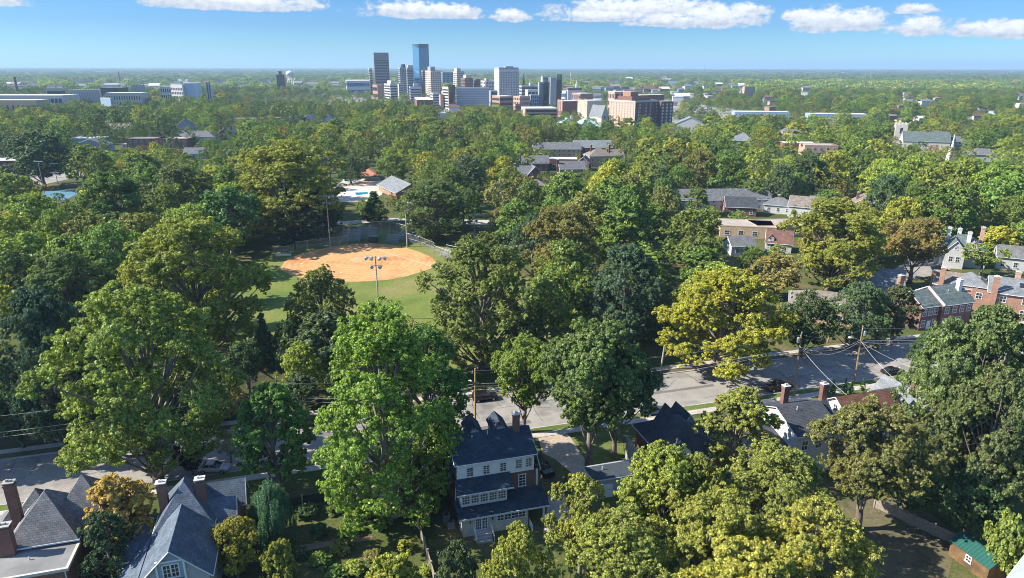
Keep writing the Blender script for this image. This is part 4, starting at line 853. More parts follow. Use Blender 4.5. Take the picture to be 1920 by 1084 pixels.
X, Y = P(1778, 316); e = tag(empty('steeple', X, Y), 'slim white church steeple with pointed spire above the right woods', 'steeple'); landmark('white steeple', X, Y, 12); KEEP.append((1768, 262, 1790, 300, Y))
MB().box(-1.6, 1.6, -1.6, 1.6, 0, 8).box(-1.3, 1.3, -1.3, 1.3, 8.3, 11).box(-1.75, 1.75, -1.75, 1.75, 8, 8.3).box(-.9, .9, -.9, .9, 11, 13.2).build('tower', M['white'], e); MB().box(-.5, .5, -1.34, -1.302, 8.8, 10.6).box(-.4, .4, -.94, -.902, 11.4, 12.9).build('louvre', M['dmetal'], e); MB().tube([(0, 0, 13.2), (0, 0, 21)], [.8, .05], 8).build('spire', M['white'], e)
# ---------------------------------------------------------------- downtown
def zat(py, D, px=960):
    return Q(px, py, D)[2]
def solve(cx, cy, dx_, dy_, px, z):
    """distance s along (dx,dy) from (cx,cy) until it projects on column px"""
    k = (px - 960) / F; c, s_ = math.cos(PIT), math.sin(PIT)
    # x = k*(y*c + (CH-z)*s)
    return (k * (cy * c + (CH - z) * s_) - cx) / (dx_ - k * dy_ * c)
_bn = {}
def band(w_, h_, m, t=.12):
    k = ('b', round(w_, 1), round(h_, 1), m.name)
    if k not in _wc: _wc[k] = MB().box(-w_ / 2, w_ / 2, -t, 0, 0, h_).mesh('window_band', m)
    return _wc[k]
def tower(label, lm, px0, pxc, px1, ytop, ybase, D, m, a=20, roof=None, cat='building', name='building', side=None, front=None, keep=True, depth=None, lab_gap=0, pen=None):
    """box whose near corner stands at column pxc; right (front) face reaches px1, left face px0"""
    ar = math.radians(a); z1 = zat(ytop, D, pxc); zm = z1 * .6
    cx = (pxc - 960) / F * (D * math.cos(PIT) + (CH - zm) * math.sin(PIT))
    w_ = solve(cx, D, math.cos(ar), math.sin(ar), px1, zm)
    d = depth or solve(cx, D, -math.sin(ar), math.cos(ar), px0, zm)
    w_ = max(3, w_); d = max(8, min(d, 90))
    e = tag(empty(name, cx, D, 0, ar), label, cat)
    if lm: landmark(lm, *(cx + w_ * .4, D, z1 * .7))
    z0 = 0
    MB().box(0, w_, 0, d, z0, z1, 'b').build('wall', m, e)
    MB().box(.0, w_, .0, d, z1 + .02, z1 + .3).build('roof', roof or M['flat'], e)
    n = 0; rest = None
    for face, spec in (('f', front), ('l', side)):
        if not spec: continue
        W_ = w_ if face == 'f' else d
        kind, cols, rows, gm = spec[:4]; zlo, zhi = spec[4:6] if len(spec) > 4 else (.03, .95); zlo *= z1; zhi *= z1
        ww = W_ * .92 if kind == 'band' else W_ / cols * (spec[6] if len(spec) > 6 else .55); hh = (zhi - zlo) / rows * (.5 if kind == 'band' else .58)
        if kind == 'vert': hh = (zhi - zlo) / rows * .97
        for j in range(rows - 1, -1, -1):
            for i in range(1 if kind == 'band' else cols):
                p = W_ / 2 if kind == 'band' else W_ * (i + .5) / cols; z = zlo + (zhi - zlo) * (j + .25) / rows
                loc, rz = ((p, -.002, z), 0) if face == 'f' else ((-.002, p, z), -math.pi / 2)
                n += 1
                if n <= 100: link('window_band' if kind == 'band' else 'window', band(ww, hh, gm), e, loc, rz)
                else:
                    rest = rest or MB()
                    if face == 'f': rest.box(p - ww / 2, p + ww / 2, -.122, -.002, z, z + hh)
                    else: rest.box(-.122, -.002, p - ww / 2, p + ww / 2, z, z + hh)
    if rest: tag(rest.build('windows_rest', spec_g(front, side), e), kind='stuff')
    if pen:
        for q in pen:                                        # rooftop boxes: (x0,x1,y0,y1 as shares, height, material)
            MB().box(w_ * q[0], w_ * q[1], d * q[2], d * q[3], z1 + .301, z1 + q[4]).build('rooftop_block', q[5], e)
    if keep: KEEP.append((px0, ytop, px1, ytop + .78 * (ybase - ytop), D))
    TREES.append((cx + w_ / 2, D + d / 2, max(w_, d) * .6))
    return e, w_, d, z1
def spec_g(f, s): return (f or s)[3]
TAN = mat('tan_concrete', (.52, .45, .36), .8, .06, .1); TGY = mat('grey_concrete', (.30, .31, .33), .8, .06, .1); BRN = mat('brown_panels', (.22, .19, .18), .6, .06, .1)
LGT = mat('light_concrete', (.48, .47, .45), .8, .06, .1); CRM = mat('cream_panels', (.70, .60, .38), .7, .06, .1); BGY = mat('blue_grey_panels', (.26, .31, .36), .6, .1, .1)
DG = M['dglass']; WG = glassm('band_glass', (.03, .045, .06), .1)
tower('brown-grey office tower with dark top band and ribbon windows, left of the blue glass tower', 'brown office tower', 699, 702.5, 730, 100, 158, 1500, BRN, 12, front=('band', 1, 21, WG, .06, .84), side=('band', 1, 21, WG, .06, .9), pen=[(.02, .98, .02, .98, .9, M['dmetal'])])
tower('slim pale tower touching the left side of the brown office tower', 'slim pale tower', 691, 693, 699, 129, 158, 1560, TAN, 12, side=('band', 1, 10, WG), front=('band', 1, 10, WG))
# blue glass tower with the sliced top
D_ = 1700; ar = math.radians(24); zt = zat(83, D_, 786); cxx = (786 - 960) / F * (D_ * math.cos(PIT) + (CH - zt * .6) * math.sin(PIT))
w_ = solve(cxx, D_, math.cos(ar), math.sin(ar), 804.5, 70); d_ = solve(cxx, D_, -math.sin(ar), math.cos(ar), 774.3, 70)
bt = tag(empty('glass_tower', cxx, D_, 0, ar), 'tall blue mirrored glass skyscraper with sloping sliced top', 'skyscraper'); landmark('blue glass tower', cxx, D_, 90); KEEP.append((773, 83, 805, 150, D_))
zl = zt; zn = zat(91, D_, 786)
MB().box(0, w_, 0, d_, 0, zt, 'b').build('wall', M['bglass'], bt)
MB().face([(w_ * .1, -.5, zn), (w_ * .72, -.5, zn), (w_, -.5, zt), (0, -.5, zt)]).face([(-.5, 0, zn), (-.5, 0, zt), (-.5, d_, zt)]).face([(-.5, 0, zn), (0, -.5, zn), (0, -.5, zt), (-.5, 0, zt)]).face([(0, -.5, zn), (w_ * .1, -.5, zn), (0, -.5, zt)]).build('sloping_crown', DG, bt)
MB().box(0, w_, 0, d_, zt + .01, zt + .4).build('roof', DG, bt)
mb = MB(); [mb.box(-.05, w_ + .05, -.12, -.01, zl * k / 30, zl * k / 30 + .35) for k in range(1, 30)]; [mb.box(-.12, -.01, 0, d_, zl * k / 30, zl * k / 30 + .35) for k in range(1, 30)]; mb.build('floor_lines', glassm('blue_spandrel', (.03, .10, .19), .2), bt)
tower('grey twin tower with dark penthouse, left of the pair before the blue glass tower', 'left twin tower', 747, 750.5, 762, 127, 178, 1420, TGY, 14, side=('band', 1, 14, WG), front=('grid', 4, 14, WG), pen=[(.5, .95, .1, .9, 6, M['dmetal'])])
tower('grey banded tower with tan penthouse, right of the pair before the blue glass tower', 'right twin tower', 762.2, 764, 776, 127.5, 178, 1400, TGY, 14, side=('band', 1, 16, WG), front=('band', 1, 16, WG), pen=[(.2, .98, .1, .9, 5, TAN)])
tower('tan concrete tower with lit window-grid side and dark front', 'tan grid tower', 797.5, 808, 827.3, 133, 176, 1300, TAN, 26, side=('grid', 5, 14, WG), front=('grid', 5, 14, DG), pen=[(.05, .5, .1, .6, 7, TGY)])
tower('thin brown tower slab hugging the tan grid tower', 'thin brown slab', 790.5, 793.5, 797.6, 132.5, 168, 1420, BRN, 20, side=('band', 1, 12, WG), front=('band', 1, 12, WG))
tower('teal glass block at the foot of the blue glass tower', 'teal glass block', 775, 777, 791, 146, 176, 1500, BGY, 18, front=('band', 1, 6, M['bglass']), side=('band', 1, 6, WG))
tower('white and grey striped office block, lower left of downtown', 'striped office block', 721, 732, 745.5, 158, 184, 1150, LGT, 28, side=('band', 1, 7, WG), front=('band', 1, 7, WG), pen=[(.3, .7, .2, .8, 5, LGT)])
tower('small striped annexe right of the striped office block', 'striped annexe', 746, 748, 757, 158, 176, 1350, LGT, 20, front=('band', 1, 6, WG))
tower('white office block with dark ribbon windows, in front of the twin towers', 'white ribbon block', 768, 769.5, 790.5, 163, 185, 1130, LGT, 14, front=('band', 1, 6, WG, .05, .9), side=('band', 1, 6, WG), pen=[(.35, .75, .3, .7, 5, LGT)])
tower('faint grey glass slab behind the downtown blocks', 'faint glass slab', 827.5, 830, 850, 136, 158, 1900, BGY, 14, front=('grid', 8, 7, WG), side=('band', 1, 8, WG))
tower('beige concrete tower with central shaft, middle of downtown', 'beige shaft tower', 850, 857, 871, 134.5, 160, 1600, TAN, 24, side=('grid', 2, 10, WG), front=('grid', 4, 10, WG), pen=[(.05, .55, .1, .8, 7, TAN)])
tower('dark red-brick block right of the beige shaft tower', 'dark brick tower', 864, 872, 887, 147, 164, 1350, M['brickb'], 20, side=('grid', 4, 6, WG), front=('grid', 5, 6, WG), pen=[(.3, .95, .3, .9, 6, TAN)])
tower('second dark brick block beside the dark brick tower', 'second brick block', 887.5, 893, 901, 148.5, 165, 1370, M['brickb'], 20, side=('grid', 3, 6, WG), front=('grid', 4, 6, WG))
tower('low white and brick block right of the second brick block', 'low white block', 901.5, 910, 928, 152, 166, 1500, LGT, 14, side=('grid', 3, 4, WG), front=('grid', 6, 4, WG), pen=[(.2, .5, .2, .6, 5, M['brickp'])])
tower('wide blue-grey office slab with fine window grid and white edge', 'blue-grey slab', 854.5, 856, 917, 165, 204, 1020, LGT, 4, front=('grid', 11, 9, BGY, .0, .97, .96), side=None, depth=22)
tower('low grey wing right of the blue-grey slab', 'grey wing', 917.5, 920, 933, 170.5, 190, 1080, TGY, 8, front=('band', 1, 4, WG), depth=20)
tower('tan and brown striped building left of the blue-grey slab', 'tan striped building', 830, 841, 854, 163.5, 198, 1000, TAN, 30, side=('band', 1, 7, WG, .05, .93), front=('vert', 6, 1, DG, .02, .9, .8))
tower('pink-walled windowless block beside the tan striped building', 'pink block', 824, 826, 832, 178, 195, 1010, M['brickp'], 20)
tower('white open parking deck at the foot of the tan grid tower', 'white parking deck', 807, 812, 824, 175, 194, 1060, M['white'], 20, front=('band', 1, 5, DG), side=('band', 1, 5, DG))
tower('low brown brick hall with pale roof, lower downtown', 'low brick hall', 776, 782, 812, 188, 195, 1000, M['brickb'], 10, roof=M['flatw'])
tower('tall white tower with regular window grid and cream side wall', 'white grid tower', 927, 936, 973, 130, 181, 1250, LGT, 14, front=('grid', 12, 17, DG, .02, .93, .5), side=None, pen=[(.0, .98, .02, .98, 3, TGY), (.4, .8, .3, .7, 5, TGY)])
e_, w1, d1, z1 = tower('orange brick building with dark striped front, under the white grid tower', 'orange brick building', 922.5, 937, 962, 181, 196, 960, M['bricko'], 28, roof=M['flatw'], side=('band', 1, 3, WG), front=('band', 1, 3, DG))
tower('pink brick block between the orange brick building and the white terraces', 'pink brick block', 962.5, 975, 994, 181, 198, 980, M['brickp'], 28, side=('grid', 4, 3, WG), front=('grid', 5, 3, DG))
tower('white stepped office complex right of the white grid tower', 'white stepped complex', 973.5, 978, 1009, 161, 180, 1300, LGT, 10, front=('band', 1, 4, WG), side=('band', 1, 4, WG), pen=[(.55, .75, .2, .7, 5, LGT)])
tower('lower white block with dark glass bay, left of the black tower', 'white bay block', 985, 990, 1010, 168.5, 182, 1180, LGT, 8, front=('grid', 3, 2, DG, .2, .9, .8))
tower('pale blue-grey office block with square openings beside the black tower', 'pale office block', 992, 995, 1010, 178, 196, 1000, BGY, 8, front=('grid', 4, 4, DG))
tower('white-topped concrete block behind the black tower', 'white penthouse block', 1014, 1017, 1031, 143.5, 156, 1300, LGT, 10, front=('grid', 2, 1, DG, .85, .97))
tower('latticed grey flank block of the black tower', 'lattice block', 1009, 1011, 1020, 154.5, 203, 1010, TGY, 10, front=('grid', 4, 12, WG))
tower('black glass tower, left one of two black shafts beside the pale concrete shaft', 'left black tower', 1019, 1020.5, 1031, 154.5, 203, 1005, DG, 10, front=('vert', 7, 1, M['glass'], .02, .97, .7), depth=20)
tower('windowless pale concrete shaft between the two black towers', 'pale concrete shaft', 1030.8, 1032, 1043.2, 145.5, 203, 1000, TGY, 8, depth=20)
tower('black glass tower, right one of two black shafts beside the pale concrete shaft', 'right black tower', 1042.5, 1044, 1053, 149, 190, 1030, DG, 12, front=('vert', 6, 1, M['glass'], .02, .97, .7), depth=20)
# brick hotel
e_, w1, d1, z1 = tower('large brick hotel with sunlit window-studded side, many square white windows and rooftop block', 'brick hotel', 1143, 1190.5, 1238, 190, 250, 700, mat('sunlit_hotel_brick', (.58, .40, .31), .85, .08, .3), 38, roof=M['flatw'], side=('grid', 9, 9, BRN, .04, .95, .28), front=None, pen=[(.05, .8, .2, .75, 4.5, M['brickb']), (.1, .4, .3, .6, 9, M['bricko']), (.5, .9, .8, .97, 6, M['brickp'])])  # pale brick tone has the side's sunlight put into its colour
MB().box(-.02, w1, -.09, -.01, 0, z1).build('shaded_front_wall', M['brick'], e_)  # darker brick skin paints the shade of the front face
for j in range(7):
    for i, q in enumerate((.17, .43, .60, .86)):
        o = link('window', band(2.5 if i in (0, 3) else 1.9, z1 * .075, M['white'], .1), e_, (w1 * q, -.09, z1 * (.05 + j * .13))); link('pane', band(1.3 if i in (0, 3) else .9, z1 * .05, M['glass'], .05), o, (0, -.1, z1 * .012))
MB().box(-.35, .35, -.35, .35, 0, z1).box(w1 - .35, w1 + .35, -.35, .35, 0, z1).box(-.3, w1 + .3, -.35, -.25, z1 - 1, z1 + .6).box(-.35, -.25, -.3, d1, z1 - 1, z1 + .6).build('quoins', M['lime'], e_)
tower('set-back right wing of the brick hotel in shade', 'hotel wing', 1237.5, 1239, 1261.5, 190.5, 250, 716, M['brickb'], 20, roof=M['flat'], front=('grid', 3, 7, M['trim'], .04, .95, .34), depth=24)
tower('tan concrete building with ribbed sunlit side, left of the hotel', 'tan ribbed building', 1083, 1101, 1132, 189, 210, 830, TAN, 30, roof=M['flatw'], side=('vert', 8, 1, M['brickt'], .05, .92, .35))
tower('dark brown brick block left of the tan ribbed building', 'brown brick block', 1045, 1055, 1084, 190, 206, 880, M['brickb'], 20, roof=M['flatw'], side=('vert', 3, 1, M['brickp'], .05, .95, .3))
tower('pale multi-level parking deck below the black towers', 'pale parking deck', 981, 985, 1046, 204, 217, 800, M['brickp'], 6, roof=LGT, front=('band', 1, 3, DG), depth=40)
tower('orange brick warehouse block with white cornice, right of the black towers', 'orange warehouse', 1072, 1088, 1112, 175.5, 186, 1050, M['bricko'], 24, roof=M['flatw'], side=('grid', 4, 2, WG))
tower('pink-red brick building with white roof behind the hotel', 'red block behind hotel', 1140, 1152, 1192, 172, 190, 900, M['brickp'], 24, roof=M['flatw'], side=('grid', 4, 3, WG), front=('grid', 4, 3, WG))
tower('dark low block with white penthouses behind the hotel wing', 'dark block behind hotel', 1192, 1200, 1245, 178, 192, 880, M['brickb'], 18, roof=M['flatw'])
tower('red-roofed white-walled parish hall behind downtown', 'red-roofed hall', 1061, 1065, 1092, 169, 176, 1300, LGT, 10, roof=M['sh_red'], pen=[(.02, .98, .1, .9, 3.5, M['sh_red'])])
tower('low brown brick school with flat roof, left of the red gable house', 'low brown school', 1392, 1396, 1416, 162, 168, 1500, M['brickt'], 8)
# copper roofed hall
X, Y, _ = Q(1048, 226, 640); ch_ = Bd('wide low hall with pale green copper hipped roofs and white cupola', 'building', X, 640, math.radians(8), name='hall', lm='copper-roofed hall', lz=8)
ch_.wall(0, 38, 0, 30, 0, 5.5, M['lime']); ch_.hip(2, 18, 0, 30, 5.5, 7, M['copper'], 1.5); ch_.hip(18.5, 38, -4, 24, 5.5, 7.5, M['copper'], 1.2); MB().box(13, 14.5, 8, 9.5, 11, 15).build('cupola', M['white'], ch_.e); KEEP.append((1046, 205, 1130, 226, 630)); TREES.append((X + 18, 655, 24))
X, Y, _ = Q(1128, 222, 690); gc = Bd('grey gothic church gable with steep roof beside the hotel', 'church', X, 690, math.radians(30), name='church', lm='gothic gable', lz=14)
gc.wall(0, 8, 0, 20, 0, 12, M['lime']); gc.prism(0, 8, 0, 20, 12, 10, 'y', M['sh_lt'], M['lime']); gc.win('f', 4, 6, w_=2, h_=6, cols=3, rows=3, b=(0, 8, 0, 20)); KEEP.append((1126, 192, 1142, 222, 690))
# steeples, chimneys, masts, water tower
def spire(name, label, px, ytop, ybase, D, m, r, base=None, cat='steeple'):
    x, _, z1 = Q(px, ytop, D); _, _, z0 = Q(px, ybase, D); z0 = max(0, z0)
    e = tag(empty(name, x, D), label, cat)
    MB().box(-r, r, -r, r, 0, z0 + (z1 - z0) * .4).build('tower', base or m, e); MB().tube([(0, 0, z0 + (z1 - z0) * .4), (0, 0, z1)], [r, .1], 8).build('spire', m, e); KEEP.append((px - 4, ytop, px + 4, ybase, D))
spire('steeple', 'thin dark church spire behind the white grid tower', 982, 136, 158, 1400, M['dmetal'], 2.0)
spire('steeple', 'white church steeple beyond the red-roofed hall', 1081, 150, 170, 1350, M['white'], 1.8)
spire('steeple', 'small white needle on the far plain right of the black towers', 1070, 135, 146, 2400, M['white'], 1.6)
def stack(label, px, ytop, ybase, D, m, r, name='smokestack', cat='chimney'):
    x, _, z1 = Q(px, ytop, D); MB_ = MB().tube([(0, 0, 0), (0, 0, z1 * .5), (0, 0, z1)], [r * 1.4, r * 1.15, r], 10); o = MB_.build(name, m); o.location = (x, D, 0); tag(o, label, cat); KEEP.append((px - 3, ytop, px + 3, ybase, D))
stack('tall dark industrial smokestack at the far left', 27, 146, 171, 1300, M['brickb'], 2.2)
stack('thin dark smokestack on the far left plain', 222, 136, 146, 2600, M['brickb'], 2.4)
for px, yt, D in ((1278 + 44, 118, 3500), (1635, 126, 3000)): stack('thin pale radio mast rising above the %s horizon' % ('middle right' if px < 1400 else 'far right'), px, yt, 140, D, M['metal'], .7, 'radio_mast', 'mast')
X, _, zt_ = Q(543, 133.5, 2300); wt = tag(empty('water_tower', X, 2300), 'white water tower with round tank on a ring of legs', 'water tower'); landmark('water tower', X, 2300, 40); KEEP.append((534, 133, 551, 150, 2300))
MB().ball((0, 0, zt_ - 9), 13, 16, 10, .72).build('tank', M['white'], wt, True); MB().box(-1, 1, -1, 1, 0, 1).build('base', M['concrete'], wt)
for k in range(8): a = k * .7854; o = MB().tube([(10 * math.cos(a), 10 * math.sin(a), 0), (10 * math.cos(a), 10 * math.sin(a), zt_ - 9)], 1.1, 6).build('leg', M['white'], wt)
tower('dark square apartment tower left of the water tower', 'dark apartment tower', 517, 519.5, 533.5, 141, 160, 1500, M['brickb'], 8, front=('grid', 5, 8, WG), side=('grid', 2, 8, WG), pen=[(.3, .7, .3, .7, 7, M['brickb'])])
# far left institutions
tower('very long low white building with blue-grey windows at the left edge', 'long white building', -60, -30, 118, 181, 194, 900, LGT, 2, roof=M['flatw'], front=('grid', 20, 2, WG, .1, .9, .7), depth=40)
tower('long tan low building in front of the long white building', 'long tan building', -60, -30, 70, 190, 200, 820, M['brickt'], 2, roof=M['flatw'], front=('grid', 10, 1, WG, .3, .8, .3), depth=26)
tower('large beige institutional block with columned front', 'beige institution', 118, 135, 188, 170, 190, 960, TAN, 12, roof=M['flatw'], front=('vert', 18, 1, TGY, .08, .85, .4), side=('band', 1, 4, TGY))
tower('cluttered tan rooftop building left of the beige institution', 'cluttered tan building', 80, 88, 125, 167, 178, 1100, TAN, 8, roof=M['flatw'], front=('band', 1, 2, WG), pen=[(.1, .4, .2, .6, 4, LGT), (.6, .8, .3, .7, 5, TAN)])
tower('low beige building with square windows right of the beige institution', 'low beige building', 197, 200, 265, 176, 192, 900, M['beige'], 4, roof=M['flatw'], front=('grid', 14, 2, WG, .3, .9, .4), depth=24)
tower('small white-roofed building with pale blue wall, left woods edge', 'pale blue wall building', 191, 210, 216, 186, 196, 760, M['bluesid'], 60, roof=M['flatw'])
tower('dark glass block behind the beige institution', 'dark glass block', 187, 190, 229, 166, 175, 1150, DG, 4, front=('grid', 6, 2, WG, .1, .9, .8), depth=24, roof=M['flat'])
tower('tan office block with ribs right of the dark glass block', 'ribbed tan office', 239, 248, 273, 161, 174, 1200, TAN, 20, roof=M['flatw'], front=('vert', 9, 1, TGY, .1, .9, .5), side=('band', 1, 3, TGY))
tower('grey annexe between the dark glass block and ribbed tan office', 'grey annexe', 229, 232, 240, 165, 174, 1180, LGT, 6, front=('band', 1, 2, WG))
tower('cream hospital block with rows of windows, left of middle', 'cream hospital block', 322, 344, 346, 160.5, 178, 1000, LGT, 60, roof=M['flatw'], side=('grid', 7, 5, WG, .05, .9, .6))
tower('pale blue windowless hospital wing right of the cream hospital block', 'pale blue wing', 344, 346, 368, 157.5, 178, 1005, mat('pale_blue_panels', (.42, .50, .58), .6, .05, .1), 6, roof=M['flatw'], depth=26)
tower('white stepped hospital annexe left of the cream hospital block', 'hospital annexe', 298, 302, 322, 163.5, 176, 1040, LGT, 6, roof=M['flatw'], front=('grid', 5, 3, WG), depth=20)
tower('slim pale blue stair tower standing in the woods right of the hospital', 'stair tower', 386, 389, 397, 161.5, 178, 1000, mat('pale_blue_panels', (.42, .5, .58)), 10, front=('vert', 2, 1, WG))
tower('low white wedge-roofed stadium hall left of downtown', 'wedge-roofed hall', 640, 650, 695, 152, 172, 1500, LGT, 14, roof=M['flatw'], front=('band', 1, 2, M['bglass']), side=('band', 1, 2, WG))
tower('dim brown warehouse with orange end wall, left foot of downtown', 'orange-ended warehouse', 699, 708, 723, 160, 174, 1300, M['bricko'], 30, side=('band', 1, 2, WG))

# ---------------------------------------------------------------- the small far buildings scattered over the plain
far = []; TKEEP = list(KEEP)
rf = random.Random(11)
def farb(px, py, wpx, hpx, m, rm):
    x, y = P(px, py); D = y; w_ = wpx * D / F; h = min(16, max(4, hpx * D / F))
    if any(k_[0] - 3 < px < k_[2] + 3 and k_[1] - 2 < py < k_[3] + 10 and D < k_[4] + 60 for k_ in TKEEP): return
    e = empty('far_building', x, D, 0, rf.uniform(-.3, .4)); MB().box(-w_ / 2, w_ / 2, 0, max(10, w_ * .5), 0, h, 'b').build('wall', m, e)
    if rf.random() < .45 and w_ < 40: MB().slab([(-w_ / 2 - 1, -1, h), (w_ / 2 + 1, -1, h), (w_ / 2 + 1, w_ * .3, h + w_ * .2), (-w_ / 2 - 1, w_ * .3, h + w_ * .2)], .3).slab([(-w_ / 2 - 1, w_ * .3, h + w_ * .2), (w_ / 2 + 1, w_ * .3, h + w_ * .2), (w_ / 2 + 1, w_ * .6, h), (-w_ / 2 - 1, w_ * .6, h)], .3).build('roof', rm, e)
    else: MB().box(-w_ / 2 - .3, w_ / 2 + .3, -.3, max(10, w_ * .5) + .3, h, h + .6).build('roof', rm, e)
    far.append((e, px, py, m, w_)); TREES.append((x, D + w_ * .25, w_ * .45)); KEEP.append((px - wpx * .4, py - hpx * 1.2, px + wpx * .4, py - hpx * .35, D))
wm_ = [M['white'], LGT, TAN, M['brickp'], M['bricko'], M['bluesid'], M['white'], LGT]; rm_ = [M['flatw'], M['flatw'], M['sh_lt'], M['flat'], M['sh_red'], M['flatw']]
for k in range(84): far_px = rf.uniform(0, 640); farb(far_px, rf.uniform(137, 166), rf.uniform(6, 34), rf.uniform(1.6, 3.6), rf.choice(wm_), rf.choice(rm_))
for k in range(44): farb(rf.uniform(1060, 1420), rf.uniform(148, 184), rf.uniform(6, 18), rf.uniform(3, 6), rf.choice(wm_), rf.choice(rm_))
for k in range(60): farb(rf.uniform(900, 1920), rf.uniform(135, 147), rf.uniform(5, 22), rf.uniform(1.5, 3), rf.choice(wm_[:3] + [M['white']]), rf.choice(rm_))
for k in range(22): farb(rf.uniform(1420, 1920), rf.uniform(172, 238), rf.uniform(9, 20), rf.uniform(5, 9), rf.choice(wm_), rf.choice(rm_[1:]))
for k in range(50): farb(rf.uniform(940, 1290), rf.uniform(168, 206), rf.uniform(10, 28), rf.uniform(4, 8), rf.choice(wm_ + [M['bricko'], M['brickp']]), rf.choice(rm_))
for k in range(16): farb(rf.uniform(780, 1140), rf.uniform(180, 222), rf.uniform(12, 26), rf.uniform(5, 9), rf.choice(wm_), rf.choice(rm_))

# ---------------------------------------------------------------- ball park furniture
def chainlink():
    m, N, L, b = newmat('chain_link'); out = N['Material Output']; t = N.new('ShaderNodeBsdfTransparent'); mx = N.new('ShaderNodeMixShader')
    b.inputs['Base Color'].default_value = (.45, .48, .5, 1); b.inputs['Metallic'].default_value = .5; b.inputs['Roughness'].default_value = .5; mx.inputs[0].default_value = .15
    L.new(t.outputs[0], mx.inputs[1]); L.new(b.outputs[0], mx.inputs[2]); L.new(mx.outputs[0], out.inputs[0]); return m
CLK = chainlink()
def fence_line(label, pts, h, name='chain_link_fence', step=3.2, lean=0):
    e = tag(empty(name, pts[0][0], pts[0][1]), label, 'fence'); ox, oy = pts[0]; mb = MB(); rails = MB()
    for (a, b_), (c, d) in zip(pts, pts[1:]):
        a -= ox; b_ -= oy; c -= ox; d -= oy; L = math.hypot(c - a, d - b_); n = max(1, round(L / step))
        mb.face([(a, b_, .05), (c, d, .05), (c, d, h), (a, b_, h)]); rails.tube([(a, b_, h), (c, d, h)], .05, 5).tube([(a, b_, h * .5), (c, d, h * .5)], .03, 4)
        for k in range(n + 1):
            x, y = a + (c - a) * k / n, b_ + (d - b_) * k / n; MB().tube([(x, y, 0), (x, y, h + .05)], .06, 6).build('post', M['metal'], e)
    mb.build('mesh', CLK, e); rails.build('rail', M['metal'], e)
pk = lambda *q: [P(*t) for t in q]
fence_line('tall chain-link backstop behind home plate', pk((656, 459), (662, 447), (735, 447), (765, 456)), 6.0, 'backstop')
fence_line('chain-link fence along the left side of the clay infield', pk((557, 472), (600, 466), (656, 459)), 3.2)
fence_line('low chain-link bench enclosure at the left end of the infield', pk((514, 480), (552, 473)), 2.4)
fence_line('chain-link fence along the right side of the clay infield', pk((765, 456), (790, 463), (815, 474)), 3.4)
fence_line('far right chain-link fence past the infield', pk((815, 474), (842, 484), (870, 500)), 2.4)
fence_line('chain-link fence by the small path on the park lawn', pk((1036, 577), (1066, 560)), 1.2)
def bleacher(px, py, w_, rows, rot, label, sc=1):
    x, y = P(px, py); e = tag(empty('bleachers', x, y, 0, rot), label, 'bleachers', 'aluminium bleachers by the ball field'); TREES.append((x, y, 4))
    for k in range(rows):
        MB().box(0, w_, k * .75 + .3, k * .75 + .6, .4 + k * .42, .46 + k * .42).build('bench', M['metal'], e)
        MB().box(0, w_, k * .75 - .05, k * .75 + .22, .15 + k * .42, .2 + k * .42).build('footboard', M['metal'], e)
    fr = MB()
    for k in range(4): u = w_ * (.04 + k * .306); fr.tube([(u, 0, 0), (u, rows * .75, rows * .42)], .04, 4).tube([(u, rows * .75, 0), (u, rows * .75, rows * .42 + .9)], .04, 4)
    fr.tube([(0, rows * .75, rows * .42 + .9), (w_, rows * .75, rows * .42 + .9)], .04, 4); fr.build('frame', M['metal'], e)
bleacher(640, 456, 6.5, 8, .1, 'steep grey metal bleachers just left of the backstop'); bleacher(664, 451, 7, 8, -.12, 'metal bleachers behind the left half of the backstop'); bleacher(722, 455, 5, 5, -.2, 'small low bleachers behind the right end of the backstop')
bleacher(740, 450, 9, 9, -.5, 'wide metal bleachers right of the backstop'); bleacher(822, 480, 5, 5, -.7, 'short bleachers at the far right of the infield')
x, y = P(517, 484); e = tag(empty('bench', x, y, 0, .22), 'long white players bench at the left end of the infield', 'bench'); MB().box(0, 4.8, 0, .4, .45, .52).build('seat', M['white'], e); MB().box(0, 4.8, .45, .5, .6, .95).build('backrest', M['white'], e); [MB().box(a, a + .1, 0, .45, 0, .45).build('leg', M['metal'], e) for a in (.3, 2.3, 4.4)]
x, y = P(700, 456); e = tag(empty('shed', x, y, 0, 0), 'small dark scorer hut behind the backstop', 'shed'); MB().box(-1.4, 1.4, 0, 2, 0, 2.2).build('wall', M['dmetal'], e); MB().box(-1.7, 1.7, -.3, 2.3, 2.2, 2.35).build('roof', M['flat'], e)
